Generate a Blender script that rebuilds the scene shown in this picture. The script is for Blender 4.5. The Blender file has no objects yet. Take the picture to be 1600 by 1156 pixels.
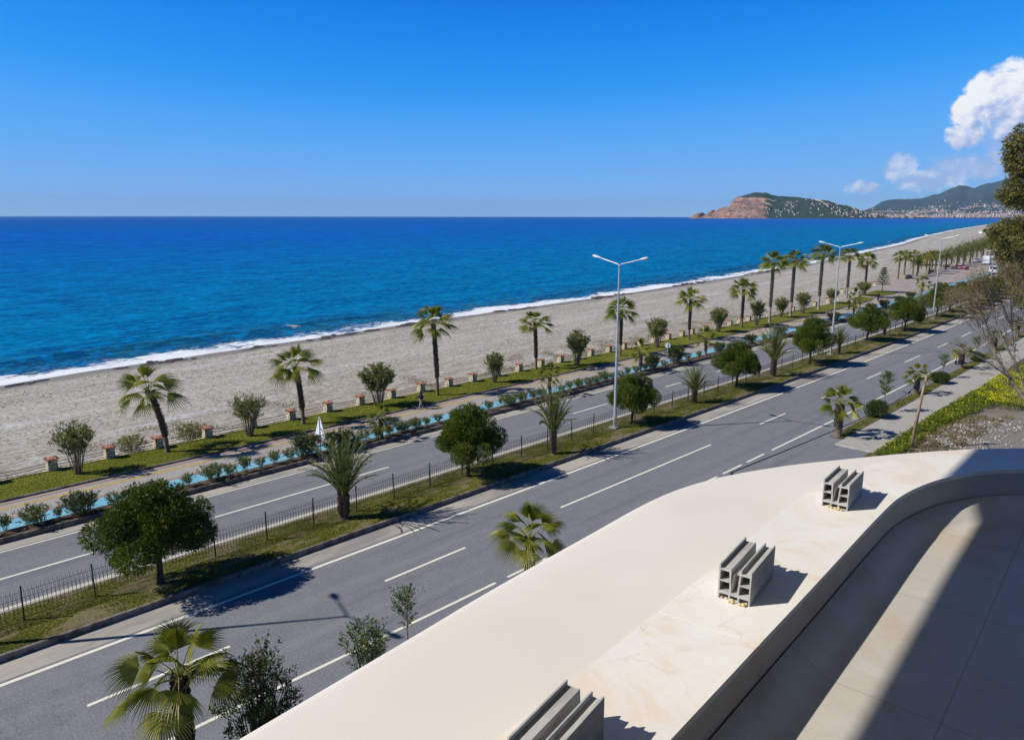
import bpy, bmesh, math, random
import numpy as np
from mathutils import Vector, Matrix, noise as mnoise

# ------------------------------------------------------------------ camera, light, exposure
scene = bpy.context.scene
COL = scene.collection
H = 17.0                                   # eye height of the photographer's balcony above the road
AZ = math.radians(44.7556)                 # view direction, left of the road's direction (+Y)
PITCH = math.radians(11.836)
cd = bpy.data.cameras.new('camera'); cam = bpy.data.objects.new('camera', cd); COL.objects.link(cam)
cam.location = (0, 0, H); cam.rotation_euler = (math.pi/2 - PITCH, 0, AZ)
cd.sensor_width = 36; cd.lens = 36*1150/1600; cd.clip_start = 0.05; cd.clip_end = 90000
scene.camera = cam

SUN_EL = math.radians(40.4)
SDX, SDY = 0.5750, 0.8181                    # the way shadows fall on the ground
sd = bpy.data.lights.new('sun', 'SUN'); sun = bpy.data.objects.new('sun', sd); COL.objects.link(sun)
sd.energy = 5.0; sd.angle = math.radians(0.53); sd.color = (1.0, 0.95, 0.865)
sun.rotation_euler = Vector((SDX*math.cos(SUN_EL), SDY*math.cos(SUN_EL), -math.sin(SUN_EL))).to_track_quat('-Z', 'Y').to_euler()
sun.location = (-30, -40, 60)
scene.view_settings.view_transform = 'Standard'
scene.view_settings.look = 'None'
scene.view_settings.exposure = 0.0
scene.view_settings.gamma = 1.0
scene.render.engine = 'CYCLES'
scene.cycles.max_bounces = 6
scene.cycles.transparent_max_bounces = 8
scene.cycles.volume_bounces = 0

def nd(nt, typ, **kw):
    n = nt.nodes.new(typ)
    for k, v in kw.items():
        if k.startswith('i_'):
            key = k[2:]
            key = int(key) if key.isdigit() else key
            n.inputs[key].default_value = v
        else:
            setattr(n, k, v)
    return n

def mth(nt, op, a, b=None, c=None, clamp=False):
    n = nt.nodes.new('ShaderNodeMath'); n.operation = op; n.use_clamp = clamp
    for i, x in enumerate((a, b, c)):
        if x is None: continue
        if isinstance(x, (int, float)): n.inputs[i].default_value = x
        else: nt.links.new(x, n.inputs[i])
    return n.outputs[0]

def smooth(nt, x, e0, e1):
    n = nt.nodes.new('ShaderNodeMapRange'); n.interpolation_type = 'SMOOTHSTEP'
    nt.links.new(x, n.inputs[0]); n.inputs[1].default_value = e0; n.inputs[2].default_value = e1
    return n.outputs[0]

def mixc(nt, f, a, b, mode='MIX'):
    n = nt.nodes.new('ShaderNodeMix'); n.data_type = 'RGBA'; n.blend_type = mode
    for s, x in ((n.inputs[0], f), (n.inputs[6], a), (n.inputs[7], b)):
        if isinstance(x, (int, float)): s.default_value = x
        elif isinstance(x, tuple): s.default_value = (*x, 1.0) if len(x) == 3 else x
        else: nt.links.new(x, s)
    return n.outputs[2]

def fbm(nt, vec, scale, detail=4, rough=.55, dist=0.0):
    n = nt.nodes.new('ShaderNodeTexNoise'); n.inputs['Scale'].default_value = scale
    n.inputs['Detail'].default_value = detail; n.inputs['Roughness'].default_value = rough
    n.inputs['Distortion'].default_value = dist
    if vec is not None: nt.links.new(vec, n.inputs['Vector'])
    return n.outputs[0]

# ------------------------------------------------------------------ world
world = bpy.data.worlds.new('World'); scene.world = world; world.use_nodes = True
nt = world.node_tree; nt.nodes.clear()
out = nd(nt, 'ShaderNodeOutputWorld'); bg = nd(nt, 'ShaderNodeBackground'); nt.links.new(bg.outputs[0], out.inputs[0])
sky = nd(nt, 'ShaderNodeTexSky'); sky.sky_type = 'NISHITA'; sky.sun_disc = False
sky.sun_elevation = SUN_EL; sky.sun_rotation = math.radians(213.9)
sky.altitude = 5000; sky.air_density = 1.0; sky.dust_density = 0.0; sky.ozone_density = 10.0
sk1 = nd(nt, 'ShaderNodeMix'); sk1.data_type = 'RGBA'; sk1.blend_type = 'MULTIPLY'; sk1.inputs[0].default_value = 1
nt.links.new(sky.outputs[0], sk1.inputs[6]); sk1.inputs[7].default_value = (.1, .1, .1, 1)
hs = nd(nt, 'ShaderNodeRGBCurve')           # this day's deep blue; upper sky out of view darkened to deepen shadows
for ci, pts in ((0, [(0, 0), (.05, .0), (.07, .012), (.105, .08), (.18, .17), (.3, .25), (1, .8)]), (1, [(0, 0), (.07, .012), (.10, .06), (.13, .195), (.17, .28), (.25, .39), (.4, .47), (.53, .53), (1, .8)]),
                (2, [(0, .0), (.18, .06), (.26, .26), (.33, .77), (.43, .89), (.57, .97), (.72, .96), (1, .95)])):
    cu = hs.mapping.curves[ci]
    cu.points[0].location = pts[0]; cu.points[-1].location = pts[-1]
    for p in pts[1:-1]: cu.points.new(*p)
hs.mapping.update()
nt.links.new(sk1.outputs[2], hs.inputs['Color'])
tc = nd(nt, 'ShaderNodeTexCoord'); sx = nd(nt, 'ShaderNodeSeparateXYZ'); nt.links.new(tc.outputs['Generated'], sx.inputs[0])
azd = mth(nt, 'MULTIPLY', mth(nt, 'ARCTAN2', sx.outputs[0], sx.outputs[1]), 57.2958)
eld = mth(nt, 'MULTIPLY', mth(nt, 'ARCSINE', sx.outputs[2]), 57.2958)
cv = nd(nt, 'ShaderNodeCombineXYZ'); nt.links.new(azd, cv.inputs[0]); nt.links.new(eld, cv.inputs[1])
def blob(az0, el0, ra, re, gain=1.0):
    a = mth(nt, 'DIVIDE', mth(nt, 'SUBTRACT', azd, az0), ra); e = mth(nt, 'DIVIDE', mth(nt, 'SUBTRACT', eld, el0), re)
    r2 = mth(nt, 'ADD', mth(nt, 'MULTIPLY', a, a), mth(nt, 'MULTIPLY', e, e))
    return mth(nt, 'MULTIPLY', mth(nt, 'SUBTRACT', 1.0, r2), gain)
def union(bl):
    r = bl[0]
    for b in bl[1:]: r = mth(nt, 'MAXIMUM', r, b)
    return r
big = union([blob(-12.0, 7.9, 1.5, 1.7), blob(-13.3, 7.4, 1.6, 1.35), blob(-14.3, 6.5, 1.35, 1.3), blob(-14.2, 5.1, 1.3, 1.1), blob(-11.0, 6.2, 3.0, 2.1), blob(-8.5, 6.0, 3.5, 3.0)])
low = union([blob(-13.9, 2.9, 2.1, .85, 1.1), blob(-17.7, 3.1, 1.3, 1.1, 1.05), blob(-16.0, 2.3, 2.6, .85, 1.0), blob(-20.0, 1.9, 1.3, .55, 1.0), blob(-11.0, 3.6, 2.2, 1.2, .7), blob(-8, 3.0, 5, 1.6, .5)])
far = union([blob(-66, .75, 3.0, .16, .42), blob(-72, .9, 2.2, .2, .45), blob(-76.5, .9, 2.0, .16, .38), blob(-59, .7, 1.7, .1, .36)])
n1 = fbm(nt, cv.outputs[0], 0.62, 9, .58, .25)
n1b_v = nd(nt, 'ShaderNodeVectorMath'); n1b_v.operation = 'ADD'; nt.links.new(cv.outputs[0], n1b_v.inputs[0]); n1b_v.inputs[1].default_value = (-.32, .34, 0)
n1b = fbm(nt, n1b_v.outputs[0], 0.62, 9, .58, .25)
relief = mth(nt, 'SUBTRACT', n1, n1b)  # sunward noise difference: cloud light and shade put into the colours
nz = mth(nt, 'MULTIPLY', mth(nt, 'SUBTRACT', n1, .5), 2.6)
m_big = smooth(nt, mth(nt, 'ADD', big, nz), .04, .56)
n2 = fbm(nt, cv.outputs[0], 1.3, 8, .6, .3)
nz2 = mth(nt, 'MULTIPLY', mth(nt, 'SUBTRACT', n2, .5), 3.0)
m_low = mth(nt, 'MULTIPLY', smooth(nt, mth(nt, 'ADD', low, mth(nt, 'MULTIPLY', nz2, .75)), .0, .75), .88)
m_far = mth(nt, 'MULTIPLY', smooth(nt, mth(nt, 'ADD', far, nz2), .2, 1.2), .5)
lit = mth(nt, 'ADD', mth(nt, 'MULTIPLY', relief, 2.6), mth(nt, 'ADD', mth(nt, 'MULTIPLY', mth(nt, 'SUBTRACT', eld, 5.9), .22), mth(nt, 'MULTIPLY', mth(nt, 'ADD', azd, 13.2), -.13)))
lit = smooth(nt, lit, -.55, .5)
ccol = mixc(nt, lit, (.36, .48, .80), (.93, .95, 1.0))
skyc = hs.outputs[0]
c1 = mixc(nt, m_far, skyc, (.55, .70, .95))
lcol = mixc(nt, smooth(nt, mth(nt, 'ADD', mth(nt, 'MULTIPLY', relief, 3.0), mth(nt, 'MULTIPLY', nz2, .3)), -.3, .6), (.38, .52, .85), (.72, .80, .97))
c2 = mixc(nt, m_low, c1, lcol)
veil = mth(nt, 'MULTIPLY', smooth(nt, mth(nt, 'ADD', union([blob(-9.5, 4.6, 5.2, 2.6, .9), blob(-12.5, 3.2, 4.5, 1.2, .7)]), mth(nt, 'MULTIPLY', nz2, .5)), .0, .8), .62)
c2 = mixc(nt, veil, c2, (.36, .50, .85))
c3 = mixc(nt, m_big, c2, ccol)
nt.links.new(c3, bg.inputs[0]); bg.inputs[1].default_value = 1.0

# ------------------------------------------------------------------ materials
def newmat(name):
    m = bpy.data.materials.new(name); m.use_nodes = True
    nt = m.node_tree; b = nt.nodes['Principled BSDF']
    return m, nt, b
def objvec(nt, sx=1, sy=1, sz=1, kind='Object', rot=0.0):
    t = nd(nt, 'ShaderNodeTexCoord'); mp = nd(nt, 'ShaderNodeMapping')
    nt.links.new(t.outputs[kind], mp.inputs[0]); mp.inputs['Scale'].default_value = (sx, sy, sz)
    mp.inputs['Rotation'].default_value = (0, 0, rot)
    return mp.outputs[0]
def bump(nt, b, h, strength=.3, dist=.02):
    n = nd(nt, 'ShaderNodeBump'); n.inputs['Strength'].default_value = strength; n.inputs['Distance'].default_value = dist
    nt.links.new(h, n.inputs['Height']); nt.links.new(n.outputs[0], b.inputs['Normal'])
def simple(name, c1, c2=None, scale=3.0, rough=.8, spec=.3, bmp=0.0, metal=0.0, detail=5, stretch=(1, 1, 1), lo=.35, hi=.65, bdist=.02):
    m, nt, b = newmat(name)
    b.inputs['Roughness'].default_value = rough; b.inputs['Specular IOR Level'].default_value = spec
    b.inputs['Metallic'].default_value = metal
    v = objvec(nt, *stretch)
    n = fbm(nt, v, scale, detail, .6)
    c2 = c2 or tuple(x*.75 for x in c1)
    nt.links.new(mixc(nt, smooth(nt, n, lo, hi), c2, c1), b.inputs['Base Color'])
    if bmp: bump(nt, b, n, bmp, bdist)
    return m

M = {}
def asphalt():
    m, nt, b = newmat('asphalt')
    v = objvec(nt)
    fine = fbm(nt, v, 12, 4, .85); med = fbm(nt, v, 1.2, 5, .6)
    st = fbm(nt, objvec(nt, 1.0, .035, 1), 1.1, 5, .6)
    c = mixc(nt, smooth(nt, med, .3, .7), (.180, .188, .206), (.208, .214, .230))
    c = mixc(nt, smooth(nt, fine, .53, .68), c, (.31, .315, .325))
    c = mixc(nt, smooth(nt, fine, .48, .36), c, (.105, .110, .125))
    c = mixc(nt, mth(nt, 'MULTIPLY', smooth(nt, st, .52, .70), .45), c, (.25, .255, .27))
    c = mixc(nt, mth(nt, 'MULTIPLY', smooth(nt, st, .46, .34), .35), c, (.11, .115, .135))
    cr = nd(nt, 'ShaderNodeTexVoronoi'); cr.feature = 'DISTANCE_TO_EDGE'; cr.inputs['Scale'].default_value = .11
    wv = nd(nt, 'ShaderNodeVectorMath'); wv.operation = 'ADD'
    nn = nd(nt, 'ShaderNodeTexNoise'); nn.inputs['Scale'].default_value = .8; nt.links.new(v, nn.inputs['Vector'])
    sc = nd(nt, 'ShaderNodeVectorMath'); sc.operation = 'SCALE'; sc.inputs['Scale'].default_value = 2.5; nt.links.new(nn.outputs['Color'], sc.inputs[0])
    nt.links.new(v, wv.inputs[0]); nt.links.new(sc.outputs[0], wv.inputs[1]); nt.links.new(wv.outputs[0], cr.inputs['Vector'])
    c = mixc(nt, mth(nt, 'MULTIPLY', smooth(nt, cr.outputs[0], .004, .0), .35), c, (.07, .075, .09))
    nt.links.new(c, b.inputs['Base Color']); b.inputs['Roughness'].default_value = .8; b.inputs['Specular IOR Level'].default_value = .25
    bump(nt, b, fine, .35, .01)
    return m
M['asphalt'] = asphalt()
def road_paint():
    m, nt, b = newmat('road_paint')
    v = objvec(nt); f = fbm(nt, v, 9, 4, .75); g = fbm(nt, v, .6, 3, .6)
    w = smooth(nt, mth(nt, 'ADD', f, mth(nt, 'MULTIPLY', g, .35)), .46, .60)
    nt.links.new(mixc(nt, w, (.38, .37, .34), (.80, .76, .64)), b.inputs['Base Color']); b.inputs['Roughness'].default_value = .7
    return m
M['paint'] = road_paint()
M['gutter'] = simple('gutter_concrete', (.44, .40, .345), (.27, .25, .235), .5, .9, .2, .2, stretch=(1, .25, 1), detail=7, lo=.35, hi=.6)
M['kerb'] = simple('kerb_concrete', (.24, .21, .185), (.10, .08, .07), 2.2, .9, .2, .4, detail=8)
M['soil'] = simple('planter_soil', (.15, .11, .075), (.06, .045, .03), 3, 1, .1, .8, detail=8, bdist=.06)
M['land'] = simple('dry_land', (.20, .18, .12), (.09, .10, .045), .05, 1, .1, .3, detail=9)
def grass():
    m, nt, b = newmat('grass')
    v = objvec(nt)
    a = fbm(nt, v, .35, 6, .65); f = fbm(nt, v, 9, 4, .8); d = fbm(nt, objvec(nt, 1, .5, 1), .9, 6, .65)
    c = mixc(nt, smooth(nt, a, .35, .62), (.125, .120, .018), (.245, .220, .036))
    c = mixc(nt, smooth(nt, f, .40, .64), (.045, .055, .010), c)
    c = mixc(nt, mth(nt, 'MULTIPLY', smooth(nt, d, .47, .62), .85), c, (.225, .180, .105))
    nt.links.new(c, b.inputs['Base Color']); b.inputs['Roughness'].default_value = 1; b.inputs['Specular IOR Level'].default_value = .1
    bump(nt, b, f, .9, .08)
    return m
M['grass'] = grass()
def lawn():
    m, nt, b = newmat('lawn')
    v = objvec(nt)
    a = fbm(nt, v, .25, 5, .6); f = fbm(nt, v, 8, 4, .8)
    c = mixc(nt, smooth(nt, a, .36, .62), (.165, .190, .016), (.290, .270, .038))
    c = mixc(nt, smooth(nt, f, .40, .62), (.065, .080, .010), c)
    nt.links.new(c, b.inputs['Base Color']); b.inputs['Roughness'].default_value = 1; b.inputs['Specular IOR Level'].default_value = .1
    bump(nt, b, f, .8, .08)
    return m
M['lawn'] = lawn()
def paving():
    m, nt, b = newmat('promenade_paving')
    v = objvec(nt)
    br = nd(nt, 'ShaderNodeTexBrick'); nt.links.new(v, br.inputs['Vector'])
    br.inputs['Scale'].default_value = 2.2; br.inputs['Color1'].default_value = (.46, .42, .38, 1); br.inputs['Color2'].default_value = (.36, .33, .31, 1)
    br.inputs['Mortar'].default_value = (.24, .22, .20, 1); br.inputs['Mortar Size'].default_value = .03
    s = fbm(nt, v, .5, 5, .6)
    c = mixc(nt, mth(nt, 'MULTIPLY', smooth(nt, s, .45, .65), .35), br.outputs['Color'], (.27, .24, .22))
    nt.links.new(c, b.inputs['Base Color']); b.inputs['Roughness'].default_value = .85
    return m
M['paving'] = paving()
M['plaza'] = simple('plaza_paving', (.40, .34, .30), (.30, .26, .24), .35, .9, .2, .2, detail=8)
M['red_tile'] = simple('red_paving', (.40, .17, .13), (.30, .20, .17), 2, .85, .2, .1)
M['yellow_tile'] = simple('yellow_tactile_paving', (.52, .36, .08), (.40, .30, .14), 2, .8, .2, .1)
M['blue_path'] = simple('cycle_path_blue', (.15, .42, .58), (.22, .46, .57), 1.2, .75, .3, .1, detail=7)
def sidewalk():
    m, nt, b = newmat('sidewalk_paving')
    v = objvec(nt)
    br = nd(nt, 'ShaderNodeTexBrick'); nt.links.new(v, br.inputs['Vector'])
    br.inputs['Scale'].default_value = 3.0; br.inputs['Color1'].default_value = (.56, .53, .47, 1); br.inputs['Color2'].default_value = (.44, .415, .37, 1)
    br.inputs['Mortar'].default_value = (.20, .19, .17, 1); br.inputs['Mortar Size'].default_value = .04
    s = fbm(nt, v, .45, 6, .65)
    c = mixc(nt, mth(nt, 'MULTIPLY', smooth(nt, s, .56, .68), .9), br.outputs['Color'], (.23, .18, .115))
    nt.links.new(c, b.inputs['Base Color']); b.inputs['Roughness'].default_value = .95
    bump(nt, b, fbm(nt, v, 12, 3, .7), .4, .03)
    return m
M['sidewalk'] = sidewalk()
def gravel():
    m, nt, b = newmat('gravel_lot')
    v = objvec(nt)
    f = fbm(nt, v, 7, 5, .8); s = fbm(nt, v, .22, 5, .6); g = fbm(nt, v, .5, 6, .7)
    c = mixc(nt, smooth(nt, f, .36, .66), (.13, .115, .10), (.31, .28, .245))
    c = mixc(nt, mth(nt, 'MULTIPLY', smooth(nt, s, .54, .66), .8), c, (.17, .12, .07))
    c = mixc(nt, mth(nt, 'MULTIPLY', smooth(nt, g, .60, .68), .5), c, (.12, .13, .035))
    nt.links.new(c, b.inputs['Base Color']); b.inputs['Roughness'].default_value = 1
    bump(nt, b, f, .6, .05)
    return m
M['gravel'] = gravel()
def beach_mat():
    m, nt, b = newmat('beach_sand')
    t = nd(nt, 'ShaderNodeUVMap'); mp = nd(nt, 'ShaderNodeSeparateXYZ'); nt.links.new(t.outputs[0], mp.inputs[0])
    s, w = mp.outputs[0], mp.outputs[1]          # metres along the shore, metres up the beach from the water
    v = objvec(nt)
    cmb = nd(nt, 'ShaderNodeCombineXYZ'); nt.links.new(mth(nt, 'MULTIPLY', s, .035), cmb.inputs[0]); nt.links.new(mth(nt, 'MULTIPLY', w, .32), cmb.inputs[1])
    band = fbm(nt, cmb.outputs[0], 1.0, 7, .62, .4)
    cmb2 = nd(nt, 'ShaderNodeCombineXYZ'); nt.links.new(mth(nt, 'MULTIPLY', s, .35), cmb2.inputs[0]); nt.links.new(mth(nt, 'MULTIPLY', w, 1.6), cmb2.inputs[1])
    streak = fbm(nt, cmb2.outputs[0], 1.0, 7, .72)
    peb = fbm(nt, v, 2.6, 5, .88); big = fbm(nt, v, .12, 4, .6)
    c = mixc(nt, smooth(nt, band, .36, .62), (.36, .325, .255), (.44, .415, .35))
    c = mixc(nt, mth(nt, 'MULTIPLY', smooth(nt, band, .56, .66), .8), c, (.50, .50, .51))
    c = mixc(nt, mth(nt, 'MULTIPLY', smooth(nt, peb, .485, .40), .85), c, (.125, .11, .10))
    c = mixc(nt, mth(nt, 'MULTIPLY', smooth(nt, peb, .53, .62), .75), c, (.66, .65, .64))
    c = mixc(nt, mth(nt, 'MULTIPLY', smooth(nt, streak, .58, .70), .7), c, (.13, .11, .09))
    mot = fbm(nt, v, .9, 6, .8)
    c = mixc(nt, mth(nt, 'MULTIPLY', smooth(nt, mot, .50, .66), .5), c, (.185, .155, .12))
    c = mixc(nt, mth(nt, 'MULTIPLY', smooth(nt, mot, .46, .34), .5), c, (.50, .49, .475))
    up = smooth(nt, mth(nt, 'ADD', w, mth(nt, 'MULTIPLY', big, 20)), 38, 54)     # dry weedy sand at the top of the beach
    c = mixc(nt, mth(nt, 'MULTIPLY', mth(nt, 'MULTIPLY', up, smooth(nt, streak, .45, .6)), .8), c, (.235, .18, .125))
    wet = smooth(nt, mth(nt, 'ADD', w, mth(nt, 'MULTIPLY', mth(nt, 'SUBTRACT', streak, .5), 5)), 5.0, 2.6)
    c = mixc(nt, mth(nt, 'MULTIPLY', wet, .7), c, (.17, .145, .12))
    nt.links.new(c, b.inputs['Base Color'])
    nt.links.new(mth(nt, 'SUBTRACT', .95, mth(nt, 'MULTIPLY', wet, .35)), b.inputs['Roughness'])
    bump(nt, b, peb, .5, .06)
    return m
M['beach'] = beach_mat()
def sea_mat():
    m, nt, b = newmat('sea_water')
    t = nd(nt, 'ShaderNodeUVMap'); mp = nd(nt, 'ShaderNodeSeparateXYZ'); nt.links.new(t.outputs[0], mp.inputs[0])
    s, w = mp.outputs[0], mp.outputs[1]          # metres along the shore, metres out from the waterline
    v = objvec(nt, 1, 1, 1, rot=.25)
    vs = objvec(nt, 1.0, .35, 1, rot=.2)
    n_small = fbm(nt, vs, .75, 7, .78); n_mid = fbm(nt, vs, .16, 5, .6); n_big = fbm(nt, objvec(nt, 1, .22, 1, rot=.6), .010, 5, .6)
    lw = mth(nt, 'LOGARITHM', mth(nt, 'MAXIMUM', mth(nt, 'ADD', w, mth(nt, 'MULTIPLY', mth(nt, 'SUBTRACT', n_mid, .5), 12)), 1.0), 10)
    c = mixc(nt, smooth(nt, lw, .9, 1.5), (.020, .115, .120), (.000, .195, .350))
    c = mixc(nt, smooth(nt, lw, 1.8, 2.85), c, (.000, .118, .560))
    c = mixc(nt, smooth(nt, lw, 2.5, 3.7), c, (.000, .090, .470))
    c = mixc(nt, mth(nt, 'MULTIPLY', smooth(nt, n_mid, .44, .62), .45), c, (.001, .05, .12))
    c = mixc(nt, mth(nt, 'MULTIPLY', smooth(nt, n_small, .46, .36), .45), c, (.004, .17, .32))
    c = mixc(nt, mth(nt, 'MULTIPLY', smooth(nt, n_small, .42, .68), .55), c, (.001, .035, .10))
    c = mixc(nt, mth(nt, 'MULTIPLY', smooth(nt, n_big, .60, .70), .35), c, (.03, .14, .34))
    def chop(k, seed):                        # chop: wave highlights and dark faces put into colour, roughly along the shore
        return fbm(nt, objvec(nt, k, k*.5, 1, rot=.12*seed), 1.0, 4, .8)
    f1 = smooth(nt, w, 450, 60); f2 = mth(nt, 'MULTIPLY', smooth(nt, w, 20, 120), smooth(nt, w, 1600, 500)); f3 = smooth(nt, w, 300, 900)
    for k, fd, sd_, am in ((1.0, f1, 1, 1.0), (.42, f1, 3, .55), (.20, f2, -1, .5), (.055, f3, 2, .42)):
        q = chop(k, sd_)
        c = mixc(nt, mth(nt, 'MULTIPLY', mth(nt, 'MULTIPLY', smooth(nt, q, .51, .62), fd), .80*am), c, (.000, .055, .290))
        c = mixc(nt, mth(nt, 'MULTIPLY', mth(nt, 'MULTIPLY', smooth(nt, q, .48, .38), fd), .75*am), c, (.000, .260, .720))
    s3 = fbm(nt, objvec(nt, .0016, .0003, 1, rot=.5), 1.0, 6, .72)
    c = mixc(nt, mth(nt, 'MULTIPLY', mth(nt, 'MULTIPLY', smooth(nt, s3, .58, .64), smooth(nt, w, 500, 1500)), .6), c, (.06, .26, .58))
    # foam
    cmb = nd(nt, 'ShaderNodeCombineXYZ'); nt.links.new(mth(nt, 'MULTIPLY', s, .06), cmb.inputs[0]); nt.links.new(mth(nt, 'MULTIPLY', w, .05), cmb.inputs[1])
    edge = fbm(nt, cmb.outputs[0], 1.0, 5, .6)
    lace = fbm(nt, objvec(nt, 1, .45, 1), 1.1, 8, .78, .8); lace2 = fbm(nt, objvec(nt, 1, .5, 1), .12, 3, .6)
    wf = mth(nt, 'ADD', w, mth(nt, 'MULTIPLY', mth(nt, 'SUBTRACT', edge, .5), 16))
    inner = smooth(nt, wf, 8.0, 2.0)
    foam = smooth(nt, mth(nt, 'ADD', lace, mth(nt, 'MULTIPLY', inner, mth(nt, 'ADD', .02, mth(nt, 'MULTIPLY', smooth(nt, lace2, .22, .52), .26)))), .575, .70)
    foam = mth(nt, 'MULTIPLY', foam, smooth(nt, wf, 11, 7))
    br = mth(nt, 'MULTIPLY', mth(nt, 'MULTIPLY', smooth(nt, wf, 10.5, 12.2), smooth(nt, wf, 14.2, 12.6)), smooth(nt, mth(nt, 'ADD', lace2, mth(nt, 'MULTIPLY', lace, .3)), .80, .90))
    foam = mth(nt, 'MAXIMUM', foam, mth(nt, 'MULTIPLY', br, .9), clamp=True)
    c = mixc(nt, foam, c, (.80, .84, .88))
    df = nd(nt, 'ShaderNodeBsdfDiffuse'); gl = nd(nt, 'ShaderNodeBsdfGlossy'); gl.inputs['Roughness'].default_value = .22; mx = nd(nt, 'ShaderNodeMixShader')
    nt.links.new(c, df.inputs[0]); nt.links.new(mth(nt, 'MULTIPLY', mth(nt, 'SUBTRACT', 1.0, foam), .045), mx.inputs[0]); nt.links.new(df.outputs[0], mx.inputs[1]); nt.links.new(gl.outputs[0], mx.inputs[2])
    nt.links.new(mx.outputs[0], nt.nodes['Material Output'].inputs[0])
    hgt = mth(nt, 'ADD', mth(nt, 'MULTIPLY', n_small, .35), mth(nt, 'MULTIPLY', n_mid, 1.6))
    bn = nd(nt, 'ShaderNodeBump'); bn.inputs['Strength'].default_value = .8; bn.inputs['Distance'].default_value = .5; nt.links.new(mth(nt, 'ADD', hgt, mth(nt, 'MULTIPLY', foam, .1)), bn.inputs['Height'])
    nt.links.new(bn.outputs[0], df.inputs['Normal']); nt.links.new(bn.outputs[0], gl.inputs['Normal'])
    return m
M['sea'] = sea_mat()
def marble(name, base, joint=False):
    m, nt, b = newmat(name)
    v = objvec(nt, 1, 1, 1, rot=.5)
    n = fbm(nt, v, 3.2, 8, .66, 1.1); g = fbm(nt, v, .9, 4, .6, .5); f = fbm(nt, v, 60, 3, .7)
    c = mixc(nt, smooth(nt, g, .35, .65), tuple(x*.93 for x in base), base)
    c = mixc(nt, mth(nt, 'MULTIPLY', smooth(nt, n, .46, .64), .9), c, (base[0]*.93, base[1]*.84, base[2]*.74))
    c = mixc(nt, mth(nt, 'MULTIPLY', smooth(nt, n, .44, .36), .5), c, tuple(min(.85, x*1.09) for x in base))
    vn = nd(nt, 'ShaderNodeTexVoronoi'); vn.feature = 'DISTANCE_TO_EDGE'; vn.inputs['Scale'].default_value = 1.3
    wv = nd(nt, 'ShaderNodeVectorMath'); wv.operation = 'ADD'; nn = nd(nt, 'ShaderNodeTexNoise'); nn.inputs['Scale'].default_value = 4; nn.inputs['Detail'].default_value = 5
    nt.links.new(v, nn.inputs['Vector']); nt.links.new(v, wv.inputs[0]); nt.links.new(nn.outputs['Color'], wv.inputs[1]); nt.links.new(wv.outputs[0], vn.inputs['Vector'])
    c = mixc(nt, mth(nt, 'MULTIPLY', mth(nt, 'MULTIPLY', smooth(nt, vn.outputs[0], .014, 0), smooth(nt, g, .45, .6)), .28), c, (.55, .38, .22))
    c = mixc(nt, mth(nt, 'MULTIPLY', smooth(nt, f, .5, .7), .10), c, (.50, .42, .34))
    if joint:
        jv = objvec(nt, 1, 1, 1, rot=math.radians(-3.9))
        s = nd(nt, 'ShaderNodeSeparateXYZ'); nt.links.new(jv, s.inputs[0])
        for ax, per, off in ((1, .748, .487), (0, .56, .02)):
            fr = mth(nt, 'FRACT', mth(nt, 'ADD', mth(nt, 'DIVIDE', s.outputs[ax], per), off))
            d = mth(nt, 'MULTIPLY', mth(nt, 'ABSOLUTE', mth(nt, 'SUBTRACT', fr, .5)), per)
            c = mixc(nt, mth(nt, 'MULTIPLY', smooth(nt, d, .0028, .0014), .6), c, (.32, .28, .23))
    nt.links.new(c, b.inputs['Base Color']); b.inputs['Roughness'].default_value = .5; b.inputs['Specular IOR Level'].default_value = .25
    bump(nt, b, f, .06, .002)
    return m
M['marble'] = marble('travertine_coping', (.83, .785, .71))
M['floor'] = marble('travertine_floor', (.67, .625, .545), True)
M['skirt'] = marble('travertine_upstand', (.56, .50, .42))
M['cream'] = simple('cream_render', (.73, .68, .61), (.70, .645, .57), 1.2, .75, .2, .03, detail=5)
M['render'] = simple('pale_wall_render', (.62, .57, .50), (.58, .53, .46), 1.0, .85, .2, .05)
def alu():
    m, nt, b = newmat('raw_aluminium')
    v = objvec(nt); f = fbm(nt, v, 40, 4, .7); g = fbm(nt, objvec(nt, 1, .2, 1), 25, 5, .7)
    c = mixc(nt, smooth(nt, g, .35, .65), (.36, .355, .34), (.52, .515, .49))
    c = mixc(nt, mth(nt, 'MULTIPLY', smooth(nt, f, .58, .68), .6), c, (.60, .58, .50))
    nt.links.new(c, b.inputs['Base Color']); b.inputs['Metallic'].default_value = .1; b.inputs['Roughness'].default_value = .8; bump(nt, b, f, .5, .002)
    return m
M['alu'] = alu()
M['mortar'] = simple('mortar_crumbs', (.66, .54, .34), (.55, .44, .28), 30, 1, .1, .3)
M['galv'] = simple('galvanised_steel', (.52, .53, .54), (.40, .41, .42), 2, .45, .5, 0, metal=.3)
M['lamp_white'] = simple('lamp_white', (.75, .75, .74), (.68, .68, .67), 2, .4, .5)
M['lens'] = simple('lamp_lens', (.55, .55, .50), (.5, .5, .46), 2, .2, .6)
M['dark_metal'] = simple('dark_fence_metal', (.030, .028, .026), (.06, .04, .03), 3, .7, .3)
M['green_metal'] = simple('green_post_metal', (.02, .08, .05), (.03, .05, .04), 3, .6, .3)
M['wire'] = simple('fence_wire', (.050, .048, .045), (.03, .028, .026), 3, .7, .3)
M['rope'] = simple('rail_cable', (.07, .06, .05), (.16, .14, .12), 2, .8, .2)
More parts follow.
